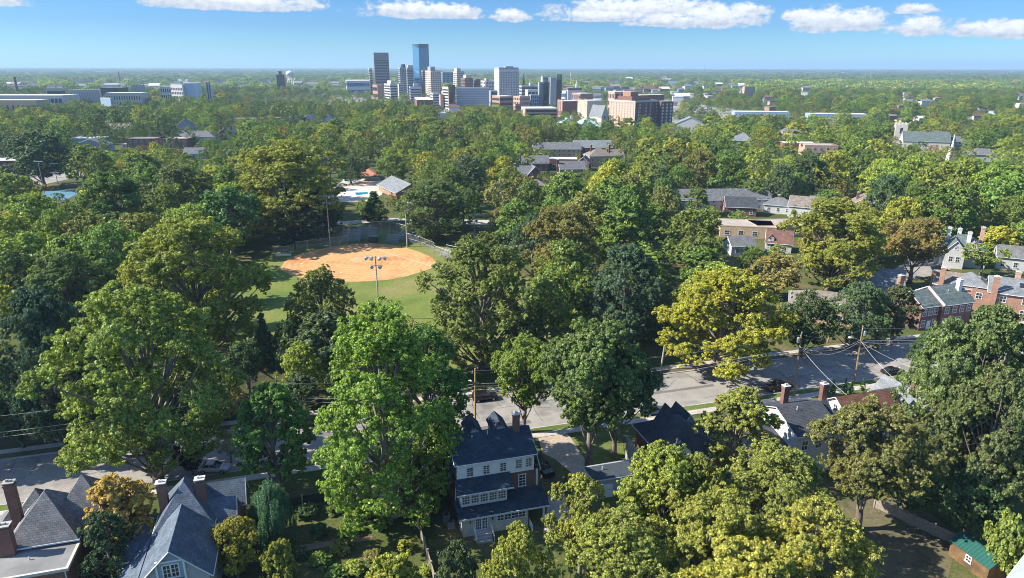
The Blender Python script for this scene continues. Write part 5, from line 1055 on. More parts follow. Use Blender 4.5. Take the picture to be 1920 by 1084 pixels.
def floodlight(label, px, ytop, ybase, zb=0, heads=((-1.9, 0), (-.75, 0), (.75, 0), (1.9, 0), (-1.2, -2.2), (1.2, -2.2)), sc=1.0):
    x, y = P(px, ybase, zb); h = Q(px, ytop, y)[2]; e = tag(empty('floodlight_pole', x, y, 0, 0), label, 'floodlight', 'floodlight poles round the ball field')
    MB().tube([(0, 0, 0), (0, 0, h * .5), (0, 0, h)], [.22 * sc, .17 * sc, .11 * sc], 8).build('pole', mat('pole_paint', (.40, .38, .33), .7), e)
    MB().tube([(-2 * sc, 0, h - .35), (2 * sc, 0, h - .35)], .07, 5).tube([(-1.4 * sc, 0, h - 2.4), (1.4 * sc, 0, h - 2.4)], .07, 5).build('crossarm', M['metal'], e)
    for k, (a, b_) in enumerate(heads):
        l = MB().tube([(0, .25, .1), (0, -.1, -.05), (0, -.55, -.3)], [.16, .34, .46], 10).build('lamp', M['metal'], e); l.location = (a * sc, 0, h - .45 + b_); l.rotation_euler = (0, 0, (k * 1.1) % 6 - 1.5); MB().tube([(0, -.56, -.31), (0, -.6, -.33)], .4, 10).build('lens', M['white'], l)
    KEEP.append((px - 14, ytop, px + 14, min(ybase, ytop + 70), y)); TREES.append((x, y, 1.5)); landmark(label.split(' pole')[0] if 0 else 'floodlight', x, y, h)
floodlight('near tan floodlight pole with six lamps standing on the outfield grass', 712, 480, 600)
floodlight('floodlight pole at the left fence of the infield', 620, 366, 464); floodlight('floodlight pole at the right fence of the infield', 764, 378, 463)
floodlight('floodlight pole among trees right of the bleachers path', 890, 400, 445, sc=.9); floodlight('floodlight pole half hidden by trees at the right of the park', 964, 458, 512, sc=.9); floodlight('floodlight pole poking out of the trees left of the field', 437, 398, 480, sc=.9)
for px, yt, yb, lb in ((85, 305, 366, 'slim light pole at the left end of the tennis court'), (111, 309, 356, 'slim light pole at the right end of the tennis court'), (5, 330, 352, 'slim light pole at the left edge by the parking lot')):
    x, y = P(px, yb); h = Q(px, yt, y)[2]; e = tag(empty('light_pole', x, y), lb, 'light pole', 'court light poles'); MB().tube([(0, 0, 0), (0, 0, h)], [.2, .12], 6).build('pole', M['metal'], e); MB().box(-2, 2, -.15, .15, h, h + .3).build('lamp', M['white'], e); KEEP.append((px - 3, yt, px + 3, yb, y))
KEEP.append((95, 356, 138, 370, P(100, 372)[1]))

# ---------------------------------------------------------------- utility poles and wires
POLES = {}
def upole(key, label, px, ytop, ybase, lean=0, arm=True, trans=0, lamp=0, zb=.1, m=None, xtop=None):
    x, y = P(px, ybase, zb); xt, _, h = Q(xtop or px, ytop, y); lx = xt - x
    e = tag(empty('utility_pole', x, y, zb, 0), label, 'utility pole', 'wooden utility poles along the street'); POLES[key] = (x + lx, y, h)
    MB().tube([(0, 0, -.2), (lx * .5, 0, h * .5), (lx, 0, h)], [.19, .165, .13], 8).build('pole', m or M['polewood'], e)
    if arm: MB().tube([(lx - CU * .0 - .5, -.9 * 1, h - .4), (lx + .5, .9, h - .4)], .06, 4).build('crossarm', M['polewood'], e)
    for k in range(3): MB().tube([(lx - .4 + k * .4, -.75 + k * .75, h - .35), (lx - .4 + k * .4, -.75 + k * .75, h - .1)], .05, 5).build('insulator', M['white'], e)
    for k in range(trans):
        t = MB().tube([(0, 0, 0), (0, 0, .12), (0, 0, .95), (0, 0, 1.05)], [.2, .27, .27, .16], 10).build('transformer', M['metal'], e); t.location = (lx * .85 + (.5 if k else -.48) * (1 if lamp == 0 else -1), -.1, h - 1.9 - .9 * k)
    if lamp:
        s_ = lamp; pts = [(lx * .75, 0, h * .74), (lx * .75 + s_ * .9, -.1, h * .79), (lx * .75 + s_ * 2.0, -.2, h * .82)]
        l = MB().tube(pts, .06, 5).build('lamp_arm', M['metal'], e); MB().ball((lx * .75 + s_ * 2.3, -.24, h * .82), .34, 8, 5, .4).build('lamp_head', M['white'], l)
    KEEP.append((px - 6, ytop, px + 6, ytop + 60, y)); return e
upole('p0', 'sunlit utility pole standing between the big green tree and the maple by the white house', 892, 692, 812, m=mat('fresh_pole_wood', (.38, .26, .13), .9, .15, 4), lamp=-.35)
upole('p1', 'utility pole with round transformer beside the parked pickup', 1489, 624, 742, trans=1, xtop=1504)
upole('p2', 'leaning utility pole with curved street lamp arm and transformer', 1603, 612, 718, trans=1, lamp=-1, xtop=1619)
upole('p3', 'slender grey pole with small lamp on the far kerb left of the golden tree', 1240, 622, 692, arm=False, m=mat('grey_pole_wood', (.36, .34, .31), .9), lamp=.3, xtop=1251)
upole('p4', 'shadowed utility pole behind the street under the green trees', 1552, 596, 640, arm=False, xtop=1570)
upole('p5', 'utility pole hidden behind the left big tree at the near kerb', 470, 712, 842, arm=True)
def wire(label, a, b, sag=1.0, r=.022):
    pts = []
    for k in range(15):
        t = k / 14; pts.append((a[0] + (b[0] - a[0]) * t, a[1] + (b[1] - a[1]) * t, a[2] + (b[2] - a[2]) * t - sag * 4 * t * (1 - t)))
    tag(MB().tube(pts, r, 4, False).build('overhead_wire', M['white'] if r > .0175 else M['metal']), label, 'wire', 'overhead wires along the street')
p = POLES
def off(q, dz=0, dx_=0, dy_=0): return (q[0] + dx_, q[1] + dy_, q[2] + dz)
L_end = (-110, 79, 11); R_end = (110, 131, 11)
for k, (n1_, n2_, a, b_) in enumerate((('left frame edge', 'hidden left pole', L_end, p['p5']), ('hidden left pole', 'sunlit pole', p['p5'], p['p0']), ('sunlit pole', 'pickup pole', p['p0'], p['p1']), ('pickup pole', 'street lamp pole', p['p1'], p['p2']), ('street lamp pole', 'right frame edge', p['p2'], R_end))):
    for j, (dz_, nm) in enumerate(((-.1, 'top'), (-2.6, 'lower'), (-3.3, 'lowest'))):
        wire('%s wire running from the %s to the %s' % (nm, n1_, n2_), off(a, dz_, 0, (j - 1) * .5), off(b_, dz_, 0, (j - 1) * .5), 1.2 + .3 * j, .016 + .004 * (j > 0))
wire('bright service cable from the pickup pole to the brown-roofed house', off(p['p1'], -2.5), (56, 98, 6.5), .8, .02)
wire('upper bright cable from the street lamp pole to the blue-grey roofed house', off(p['p2'], -2.8), (66, 103, 7), .7, .02)
wire('lower bright cable from the street lamp pole towards the kerb hedges', off(p['p2'], -3.0), (76, 110, 6), .7, .018)
for k in range(4): wire(('topmost', 'second', 'third', 'lowest')[k] + ' of four wires crossing in front of the brick duplex', (70 + k * 3, 141, 10.5 - k * 1.6), (125, 158, 11.5 - k * 1.7), 1.2, .018)

# ---------------------------------------------------------------- cars
_car = {}
def paint(name, col):
    if (name,) in _mc: return _mc[(name,)]
    m, N, L, b = newmat(name); b.inputs['Base Color'].default_value = c4(col); b.inputs['Roughness'].default_value = .28; b.inputs['Coat Weight'].default_value = .6; b.inputs['Metallic'].default_value = .2; _mc[(name,)] = m; return m
def loft(secs):
    """secs: list of (x, [(y, z)...]) cross sections, closed at both ends"""
    mb = MB(); n = len(secs[0][1])
    for x, pr in secs: mb.v += [(x, y, z) for y, z in pr]
    for i in range(len(secs) - 1):
        for k in range(n): mb.f.append((i * n + k, i * n + (k + 1) % n, (i + 1) * n + (k + 1) % n, (i + 1) * n + k))
    mb.f.append(tuple(range(n))[::-1]); mb.f.append(tuple((len(secs) - 1) * n + k for k in range(n))); return mb
def body_sec(hw, zb, zt):
    return [(-hw * .9, zb), (-hw, zb + .18), (-hw, zt - .16), (-hw * .93, zt), (hw * .93, zt), (hw, zt - .16), (hw, zb + .18), (hw * .9, zb)]
def car(kind, label, px, py, rot, pm, group='cars parked by the street', cat='car'):
    x, y = P(px, py); e = tag(empty('pickup_truck' if kind == 'pickup' else 'parked_car', x, y, .03, rot), label, cat, group)
    if kind == 'pickup':
        Ln, hw, zt = 5.6, .98, 1.15; prof = [(-2.8, .55, 1.02), (-2.72, .42, 1.15), (-1.0, .42, 1.15), (.9, .42, 1.15), (1.2, .42, 1.16), (2.5, .42, 1.06), (2.78, .5, .9)]
        cab = [(-.75, 1.15, 1.18, .84), (-.62, 1.15, 1.82, .74), (.55, 1.15, 1.84, .74), (1.25, 1.15, 1.18, .84)]
    elif kind == 'suv':
        Ln, hw, zt = 4.7, .94, 1.05; prof = [(-2.35, .5, .98), (-2.25, .35, 1.08), (-.9, .35, 1.08), (1.0, .35, 1.06), (2.1, .38, .95), (2.34, .45, .8)]
        cab = [(-2.15, 1.08, 1.12, .82), (-1.95, 1.08, 1.68, .72), (.3, 1.08, 1.72, .72), (1.15, 1.06, 1.1, .82)]
    else:
        Ln, hw, zt = 4.6, .90, .92; prof = [(-2.3, .45, .8), (-2.2, .3, .95), (-1.2, .3, .96), (.8, .3, .94), (1.9, .32, .82), (2.28, .4, .66)]
        cab = [(-1.75, .95, .97, .78), (-1.0, .95, 1.38, .62), (.1, .95, 1.42, .62), (1.05, .93, .96, .78)]
    loft([(a, body_sec(hw * (1 if abs(a) < Ln * .42 else .9), zb, z_)) for a, zb, z_ in prof]).build('body', pm, e)
    loft([(a, [(-h_, zb), (-h_ * .94, z_), (h_ * .94, z_), (h_, zb)]) for a, zb, z_, h_ in cab]).build('windows', M['glass'], e)
    a0, a1 = cab[1][0], cab[2][0]; zt2 = max(cab[1][2], cab[2][2]); hh = cab[1][3]
    r_ = MB().box(a0 - .03, a1 + .03, -hh * .97, hh * .97, zt2 - .06, zt2 + .03)
    for s_ in (-1, 1):
        for q in (0, 1, 2): A_, B_ = cab[q], cab[q + 1]; 
        for (aa, bb) in ((cab[0], cab[1]), (cab[2], cab[3])): r_.tube([(aa[0], s_ * aa[3] * (.99 if aa[2] < 1.3 else .95), aa[2]), (bb[0], s_ * bb[3] * (.99 if bb[2] < 1.3 else .95), bb[2])], .045, 4)
        mid = (a0 + a1) / 2; r_.tube([(mid, s_ * cab[0][3] * .99, cab[0][1]), (mid, s_ * hh * .96, zt2)], .045, 4)
    r_.build('roof', pm, e)
    if kind == 'pickup': MB().box(-2.62, -.85, -.78, .78, 1.152, 1.165).build('truck_bed', M['rubber'], e); MB().box(-2.7, -.8, -.97, -.8, 1.15, 1.27).box(-2.7, -.8, .8, .97, 1.15, 1.27).box(-2.78, -2.66, -.95, .95, 1.15, 1.27).build('bed_rail', pm, e)
    wr = .4 if kind == 'pickup' else .34
    for a in (-Ln * .3, Ln * .31):
        for s_ in (-1, 1):
            w = MB().tube([(a, s_ * (hw - .2), wr), (a, s_ * (hw + .02), wr)], wr, 14).build('wheel', M['rubber'], e); MB().tube([(a, s_ * (hw + .02), wr), (a, s_ * (hw + .035), wr)], wr * .6, 10).build('rim', M['metal'], w)
    for s_ in (-1, 1):
        MB().box(Ln / 2 - .12, Ln / 2 - .02, s_ * hw * .62 - .18, s_ * hw * .62 + .18, .66, .8).build('headlight', M['white'], e)
        MB().box(-Ln / 2 - .01, -Ln / 2 + .1, s_ * hw * .66 - .14, s_ * hw * .66 + .14, .72, .88).build('taillight', paint('tail_red', (.35, .02, .02)), e)
    return e
BLK = paint('black_paint', (.012, .012, .014)); SIL = paint('silver_paint', (.55, .57, .58)); WHT = paint('white_car_paint', (.75, .75, .75)); RED = paint('dark_red_paint', (.09, .035, .03)); BLU = paint('blue_paint', (.05, .09, .16))
car('pickup', 'dark maroon pickup truck parked at the near kerb beside the transformer pole', 1460, 730, TH, RED, cat='pickup truck')
car('sedan', 'black sedan driving on the sunlit right part of the street', 1674, 700, TH, BLK)
car('suv', 'dark car half hidden by the maple at the far kerb', 910, 750, TH, BLK); car('sedan', 'black car left of the tall bright green tree on the street', 588, 796, TH, BLK)
car('sedan', 'silver-white car at the near kerb behind the purple shrub', 404, 884, TH - .25, SIL); car('suv', 'dark car parked on the drive right of the white house', 1018, 884, TH - 1.35, BLK)
car('sedan', 'blue car partly hidden beneath the trees by the near kerb', 1228, 775, TH, BLU)
lot = [(60, 334, SIL, 'silver'), (75, 331, BLK, 'black'), (48, 340, WHT, 'white'), (90, 330, BLU, 'blue'), (28, 336, BLK, 'second black'), (105, 328, WHT, 'second white'), (14, 342, RED, 'dark red'), (38, 332, SIL, 'second silver')]
for a, b_, m_, nm in lot: car('suv' if nm != 'silver' else 'sedan', '%s car in the shaded parking lot by the blue tennis court' % nm, a, b_, .3, m_, 'cars in the parking lot')
for a, b_, m_, nm in ((1785, 498, BLU, 'blue'), (1762, 506, BLK, 'black')): car('sedan', '%s car on the side street below the white house' % nm, a, b_, -.4, m_, 'cars on the side street')

# ---------------------------------------------------------------- garden fences and shrubs
def board_fence(label, a, b, h, m, posts=True, step=2.4, pm=None):
    L = math.hypot(b[0] - a[0], b[1] - a[1]); e = tag(empty('garden_fence', a[0], a[1], 0, math.atan2(b[1] - a[1], b[0] - a[0])), label, 'fence'); n = max(1, round(L / step)); mb = MB()
    k = 0.0
    while k < L: mb.box(k, min(L, k + .14), -.02, .02, .05, h - RT.uniform(0, .04)); k += .155
    mb.box(0, L, .02, .06, h * .25, h * .25 + .08).box(0, L, .02, .06, h * .8, h * .8 + .08).build('boards', m, e)
    for i in range(n + 1): MB().box(L * i / n - .1, L * i / n + .1, -.12, .12, 0, h + .14).build('post', pm or m, e)
board_fence('dark board fence with pale square posts behind the shaded garden', P(520, 956), P(664, 932), 1.5, M['dmetal'], step=3.3, pm=M['concrete'])
board_fence('pale weathered wooden fence beside the white house back yard', P(786, 990), P(818, 1100), 1.7, M['wood'])
board_fence('weathered wooden fence running behind the garden shed', P(1640, 950), P(1792, 1022), 1.7, M['wood'])
x, y = P(1205, 850)
# ---------------------------------------------------------------- trees placed from the photograph
T = tree_px
nT0 = len(TREES)
T(232, 538, 905, 335, 'broad', (.125, .165, .030), 'huge spreading light green tree leaning over the road at left', 0)
T(702, 563, 975, 270, 'tall', (.112, .172, .022), 'tallest bright green tree left of the white house, reaching down to the garden', 0)
T(795, 610, 872, 175, 'tall', (.060, .120, .022), 'dark green tree with dark trunk between the bright tree and the white house', 0, 1)
T(502, 716, 925, 150, 'oval', (.075, .135, .024), 'bright green cone-shaped tree beside the road, left of the tallest tree', 0)
T(985, 632, 812, 132, 'high', (.120, .165, .024), 'light green maple at the kerb behind the white house', 0)
T(1128, 603, 872, 214, 'high', (.085, .122, .030), 'round mid green tree with bare pale trunk on the lawn right of the white house', 0, xb=1105)
T(1205, 640, 857, 150, 'high', (.052, .085, .022), 'darker green tree with leaning trunk right of the round lawn tree', 0, 1, xb=1152)
T(1368, 497, 700, 250, 'dome', (.188, .192, .020), 'large golden yellow tree overhanging the far kerb', 0)
T(1178, 458, 648, 190, 'dome', (.050, .084, .038), 'big bluish dark green tree left of the golden tree', 0, 1)
T(900, 438, 694, 245, 'broad', (.105, .130, .028), 'large olive tree at the right edge of the ball field', 0, 1)
T(1062, 384, 556, 172, 'broad', (.125, .118, .030), 'brown-tinged tree standing on the park lawn behind the olive tree', 0, 2)
T(598, 503, 664, 150, 'dome', (.125, .140, .030), 'olive green tree in front of the clay infield', 0, 1)
T(340, 405, 672, 275, 'broad', (.145, .170, .026), 'wide yellowish green tree left of the ball field', 0, 3)
T(60, 540, 840, 210, 'dome', (.035, .066, .036), 'dark green tree at the left edge behind the light spreading tree', 0, 2)
T(120, 470, 640, 150, 'round', (.075, .115, .030), 'mid green tree left of the wide yellowish tree', 0, 2)
T(488, 578, 692, 60, 'cone', 'dk', 'small dark conifer on the near edge of the ball field', 0, 1)
T(540, 600, 705, 70, 'round', 'dk', 'dark rounded tree right of the small conifer', 1)
T(455, 640, 730, 80, 'round', 'dk', 'dark tree under the wide yellowish tree', 1, 1)
T(440, 728, 800, 60, 'open', 'br', 'small bronze-leaved tree on the far verge', 1)
T(1395, 722, 905, 148, 'oval', (.150, .165, .032), 'light green upright tree between the charcoal house and the white gable-end house', 0, 2)
T(1652, 756, 992, 208, 'high', (.105, .108, .028), 'broad olive tree with visible trunk over the back yard', 0)
T(1318, 855, 1065, 120, 'round', (.13, .15, .028), 'light green tree between the charcoal house and the bottom crowns', 0, 2)
add_tree('tree', -101, 95, 24, 10, 'broad', 'md', 'green roadside tree just outside the left edge, shading the road', 0, None, 1); add_tree('tree', -91, 89.5, 21, 7, 'round', 'md', 'tree by the near kerb just beyond the left frame edge', 0, None, 2); add_tree('tree', -110, 84, 22, 9, 'dome', 'md', 'second roadside tree outside the left edge near the houses', 0, None, 1)
T(1470, 842, 1062, 230, 'broad', (.125, .145, .028), 'olive green tree in front of the white gable-end house', 0, 4)
T(1252, 838, 1060, 185, 'round', (.150, .180, .028), 'light green tree hiding the garage and charcoal house', 0, 3)
T(1095, 888, 1110, 150, 'open', (.170, .180, .032), 'yellow-green tree at the right corner of the white house', 0, 1)
T(970, 990, 1230, 150, 'round', (.165, .180, .030), 'yellowish green tree below the white house porch', 0, 4)
T(1165, 960, 1200, 260, 'broad', (.145, .165, .030), 'light green crown at the bottom, below the garage', 0, 5)
T(1345, 925, 1180, 260, 'broad', (.160, .170, .030), 'yellow-green crown at the bottom centre right', 0, 6)
T(1545, 950, 1230, 260, 'broad', (.168, .172, .030), 'yellow-flecked crown at the bottom, left of the back yard', 0, 0)
T(1420, 1010, 1300, 300, 'round', (.190, .190, .030), 'lowest yellow-green crown on the bottom edge', 0, 5)
T(1872, 566, 905, 262, 'dome', (.080, .112, .032), 'massive green tree on the right edge above the street houses', 0, 3)
T(1748, 622, 712, 62, 'round', (.060, .100, .028), 'small round street tree left of the massive right tree', 0)
T(1822, 715, 935, 165, 'broad', (.090, .105, .030), 'olive tree under the massive right tree', 0, 7)
T(1900, 690, 985, 190, 'round', (.075, .095, .030), 'dull green tree on the right edge below the massive tree', 0, 6)
T(1905, 962, 1080, 112, 'bush', (.140, .175, .035), 'pale spiky evergreen behind the garden shed', 0, cat='shrub', name='shrub')
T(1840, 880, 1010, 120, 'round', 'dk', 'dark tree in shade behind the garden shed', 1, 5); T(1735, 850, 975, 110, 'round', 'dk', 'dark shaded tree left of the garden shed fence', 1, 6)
T(212, 890, 1050, 138, 'oval', (.27, .20, .045), 'orange autumn tree between the hipped roof house and the slate gabled house', 0, 3)
T(186, 956, 1105, 104, 'oval', (.045, .072, .026), 'dark evergreen in front of the orange tree', 0, 2)
T(432, 975, 1085, 98, 'round', (.170, .165, .022), 'yellow-green round tree at the right side of the slate gabled house', 0, 7)
T(503, 898, 1030, 95, 'willow', (.045, .100, .045), 'drooping blue-green tree right of the slate gabled house', 0)
T(517, 1018, 1095, 108, 'bush', (.150, .160, .026), 'low yellow-green tree on the bottom edge left of the garden', 0, 1, cat='shrub', name='shrub')
T(353, 826, 890, 62, 'round', 'pu', 'dark purple-leaved tree beside the road', 1, 2); T(428, 818, 868, 50, 'open', 'gy', 'pale sparse tree beside the purple-leaved tree', 1, 1)
T(855, 1012, 1110, 112, 'bush', (.060, .085, .034), 'glossy dark evergreen magnolia below the white house steps', 0, 2, cat='shrub', name='shrub')
T(735, 1045, 1130, 160, 'bush', (.170, .185, .024), 'yellow-green shrub mass on the bottom edge', 0, 3, cat='shrub', name='shrub')
T(1520, 543, 668, 104, 'round', 'dk', 'dark green tree just right of the golden tree', 0, 6); T(1622, 524, 655, 118, 'dome', (.068, .105, .038), 'round grey-green tree behind the leaning street lamp pole', 0, 4); T(1692, 530, 645, 84, 'oval', (.062, .075, .026), 'dark olive tree left of the brick duplex', 0, 4)
T(1566, 369, 545, 196, 'broad', (.150, .160, .026), 'large yellow-green tree with thick dark trunk above the tan hipped roof', 0, 2, xb=1553)
T(1712, 407, 530, 118, 'high', (.150, .125, .034), 'orange-tinged tree with tall bare pale trunk by the side street', 0, 3, xb=1706)
T(1852, 455, 516, 84, 'open', 'lt', 'loose light green tree before the many-chimneyed white house', 1, 2); T(1780, 520, 560, 60, 'bush', 'dk', 'dark hedge bush beside the worn brown-roofed house', 1, 4, cat='shrub', name='shrub')
T(530, 262, 446, 235, 'broad', (.150, .165, .026), 'biggest yellow-green tree behind the left fence of the ball field', 0, 4); T(560, 330, 452, 130, 'tall', (.045, .075, .026), 'dark tree at the left fence of the ball field', 1, 3)
T(700, 355, 418, 70, 'cone', 'dk', 'dark spreading tree behind the backstop', 1, 3); T(810, 335, 452, 150, 'broad', (.080, .115, .032), 'leafy green tree behind the right fence of the ball field', 0, 5)
T(200, 318, 505, 150, 'tall', (.070, .115, .028), 'tall mid green tree above the left woods', 0, 4); T(330, 308, 450, 140, 'broad', (.075, .095, .028), 'broad dull green tree in the left woods', 1, 2)
T(420, 352, 480, 120, 'round', (.062, .125, .032), 'bright rounded green tree left of the fence line', 1, 4); T(62, 245, 352, 125, 'round', (.062, .092, .035), 'dark spreading tree beside the parking lot', 1, 3)
T(1310, 388, 505, 120, 'broad', (.105, .135, .026), 'green and gold tree above the golden tree', 1, 3); T(945, 335, 430, 90, 'open', (.16, .17, .05), 'pale yellow-tan tree right of the ball park', 1, 4); T(1000, 400, 520, 110, 'dome', (.05, .085, .035), 'dark green tree behind the olive tree', 1, 5)
T(1240, 590, 640, 60, 'round', 'dk', 'dark tree under the bluish tree', 1, 7)
T(618, 372, 432, 50, 'round', 'dk', 'dark tree between the left bleachers and the pool', 1, 2); T(772, 362, 425, 60, 'round', 'lt', 'light tree between the backstop and the pool house', 1, 1)
T(655, 292, 345, 60, 'broad', 'dk', 'dark tree behind the pool pavilion', 1, 0); T(735, 288, 345, 70, 'broad', 'md', 'green tree behind the brick pool house', 1, 1)
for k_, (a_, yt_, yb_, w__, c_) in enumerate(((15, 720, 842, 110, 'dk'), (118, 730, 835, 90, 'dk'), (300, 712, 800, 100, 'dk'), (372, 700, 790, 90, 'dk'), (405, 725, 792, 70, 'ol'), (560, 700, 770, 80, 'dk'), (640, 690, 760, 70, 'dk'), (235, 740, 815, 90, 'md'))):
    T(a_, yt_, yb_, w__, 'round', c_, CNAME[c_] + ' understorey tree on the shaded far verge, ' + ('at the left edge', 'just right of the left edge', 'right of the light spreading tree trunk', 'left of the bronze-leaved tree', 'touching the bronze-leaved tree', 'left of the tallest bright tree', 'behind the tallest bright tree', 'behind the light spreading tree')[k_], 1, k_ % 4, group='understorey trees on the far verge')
T(20, 470, 600, 110, 'round', (.075, .11, .03), 'green tree on the left edge above the dark tree', 1, 6)
# the trees' neighbours in the back gardens, mostly hidden
for k, (px, yb) in enumerate(((1558, 742), (1566, 741), (1589, 740), (1600, 738), (1622, 735), (1686, 728), (1695, 727), (1705, 726), (1714, 724))):
    T(px, yb - 28 - (k % 3) * 3, yb, 13, 'cone', (.055, .10, .025), 'small clipped arborvitae, %s of the row behind the %s' % (('leftmost', 'second', 'third', 'fourth', 'rightmost', 'leftmost', 'second', 'third', 'rightmost')[k], 'brown-roofed house' if k < 5 else 'blue-grey roofed house'), 2, name='arborvitae', cat='shrub', group='arborvitae along the street fronts')
gs = [(575, 968, 60, 'dk'), (625, 962, 50, 'md'), (680, 972, 60, 'lt'), (600, 1002, 50, 'dk'), (655, 1000, 60, 'md'), (715, 990, 50, 'lt'), (640, 1035, 60, 'ol'), (600, 1060, 60, 'md'), (700, 1050, 50, 'br'), (665, 1075, 60, 'lt'), (560, 1045, 50, 'dk'), (760, 1030, 46, 'yg'), (800, 1075, 40, 'yg'), (630, 1085, 60, 'md'), (1180, 846, 26, 'dk'), (1196, 838, 26, 'br')]
for k, (px, yb, wd, c) in enumerate(gs):
    T(px, yb - wd * .34, yb, wd, 'bush', c, '%s garden shrub, %s' % (CNAME[c], ('below the left end of the dark board fence', 'below the middle post of the dark board fence', 'at the right end of the board fence', 'upper left beside the earth path', 'upper middle beside the earth path', 'upper right beside the earth path', 'below the middle of the earth path', 'lower left of the garden', 'among brown stalks right of the garden', 'bottom middle of the garden', 'below the left end of the earth path', 'beside the pale wooden fence', 'at the bottom of the pale wooden fence', 'on the bottom edge of the garden', 'tight against the grey rendered wall', 'behind the grey rendered wall')[k]), 1, k % 3, name='shrub', cat='shrub', group='shrubs in the back garden' if k < 14 else None)
hand = len(TREES) - nT0
NEAR = [t for t in TREES]
# ---------------------------------------------------------------- woods: a jittered lattice of trees
rw = random.Random(21)
def inpoly(x, y, poly):
    c = False; n = len(poly); j = n - 1
    for i in range(n):
        (xi, yi), (xj, yj) = poly[i], poly[j]
        if (yi > y) != (yj > y) and x < (xj - xi) * (y - yi) / (yj - yi) + xi: c = not c
        j = i
    return c
FIELD = pp((455, 640), (470, 505), (512, 468), (560, 448), (655, 427), (745, 427), (860, 470), (1010, 545), (1085, 560), (1075, 610), (960, 690), (840, 700), (600, 700), (470, 700))
ZONES = [FIELD, pp((585, 384), (625, 338), (775, 334), (778, 350), (735, 385)), pp((-40, 360), (-40, 325), (165, 318), (160, 372), (60, 385)), pp((1620, 530), (1690, 484), (1830, 478), (1830, 560), (1700, 590)),
         ]
CITY = [(-430, 1000), (-300, 860), (-60, 960), (60, 780), (150, 640), (300, 660), (420, 900), (300, 1500), (-400, 1500)]
KEEP.append((480, 440, 800, 555, 232)); KEEP.append((560, 425, 850, 470, 232))
kinds = ['broad', 'round', 'dome', 'round', 'broad', 'dome', 'dome', 'oval']
cols = ['md'] * 6 + ['dk'] * 2 + ['lt'] * 12 + ['ol'] * 4 + ['bg'] * 2 + ['yg'] * 6 + ['br'] * 1 + ['vg'] * 2
def hnoise(x, y): return math.sin(x * .021 + 1.3) * math.cos(y * .017) + math.sin((x + y) * .043)
cells = {}
def cell_add(x, y, r): cells.setdefault((int(x // 30), int(y // 30)), []).append((x, y, r))
for t in TREES: cell_add(*t)
def clear(x, y, r, k=.56):
    cx_, cy_ = int(x // 30), int(y // 30)
    for i in (-1, 0, 1):
        for j in (-1, 0, 1):
            for (a, b_, c) in cells.get((cx_ + i, cy_ + j), ()):
                if math.hypot(a - x, b_ - y) < (r + c) * k: return False
    return True
cand = []
def hidden_ok(x, y, h, r):
    p1 = proj(x, y - r * .3, h); dep = y * math.cos(PIT) + CH * .3; rp = r * F / dep; y0 = p1[1]; y1 = proj(x, y, h * .2)[1]
    for kk in KEEP:
        a, b_, c, d, D = kk[:5]
        if D > y and p1[0] + rp * .75 > a and p1[0] - rp * .75 < c and y1 > b_ and y0 < d and not (len(kk) == 5 and 240 < D < 800 and rw.random() < .22): return False
    return True
sp = 13.0; Y = 96.0
while Y < 2600:
    s_ = sp if Y < 700 else sp * (1 + (Y - 700) / 1600)
    xm = Y * .80 + 40; X = -xm - rw.uniform(0, s_)
    while X < xm:
        X += s_; x = X + rw.uniform(-.45, .45) * s_; y = Y + rw.uniform(-.45, .45) * s_
        u, v = toUV(x, y)
        if v < 117.5 - 3 * (u < -25) or any(inpoly(x, y, z_) for z_ in ZONES): continue
        if y > 900 and -900 < x < -200 and rw.random() < .35: continue
        incity = inpoly(x, y, CITY)
        if incity and rw.random() < .68: continue
        big = rw.random(); r = rw.uniform(6.2, 11.0) if big < .76 else rw.uniform(3.2, 6.0); h = r * rw.uniform(1.75, 2.25) + (2.5 if big < .72 else 0); h = min(h, 22 if x < 20 or y < 400 else 18)
        if incity: h = min(h, 11); r = min(r, 6)
        if y > 700: r *= s_ / sp * .95; h = min(h * 1.05, 20)
        if not clear(x, y, r): continue
        if not hidden_ok(x, y, h, r):
            h *= .6; r *= .7
            if not hidden_ok(x, y, h, r): continue
        nn = hnoise(x, y); c = rw.choice(cols)
        if y > 800 and c in ('yg', 'lt') and rw.random() < .5: c = 'md'
        if c in ('lt', 'yg') and nn < -.6: c = 'md'
        if c in ('dk', 'bg') and nn > .8: c = 'lt'
        cell_add(x, y, r); cand.append((r * h / (y * y), x, y, h, r, rw.choice(kinds), c))
    Y += s_ * .95
cand.sort(reverse=True)
# trees hidden behind nearer ones still stand; the largest in view become things of their own
def visible(c):
    q = proj(c[1], c[2], c[3]); return -20 < q[0] < 1940 and q[1] < 1084
vis = [c for c in cand if visible(c)]; n_ind = 300 - 62
ind = vis[:n_ind]; ids = set(id(c) for c in ind); rest = [c for c in cand if id(c) not in ids]
shape_w = dict(broad='broad', round='round', dome='domed', tall='tall', open='open-crowned', oval='oval')
made = {}; woods = []
for (_, x, y, h, r, k, c) in ind:
    lod = 1 if y < 330 else 2
    e = add_tree('tree', x, y, h, r, k, c, None, lod, 'trees of the woods and gardens', rw.randrange(3)); q = proj(x, y, h * .7)
    woods.append((e, q[0], q[1], shape_w[k] + ' ' + CNAME[c] + ' tree', 'tree'))
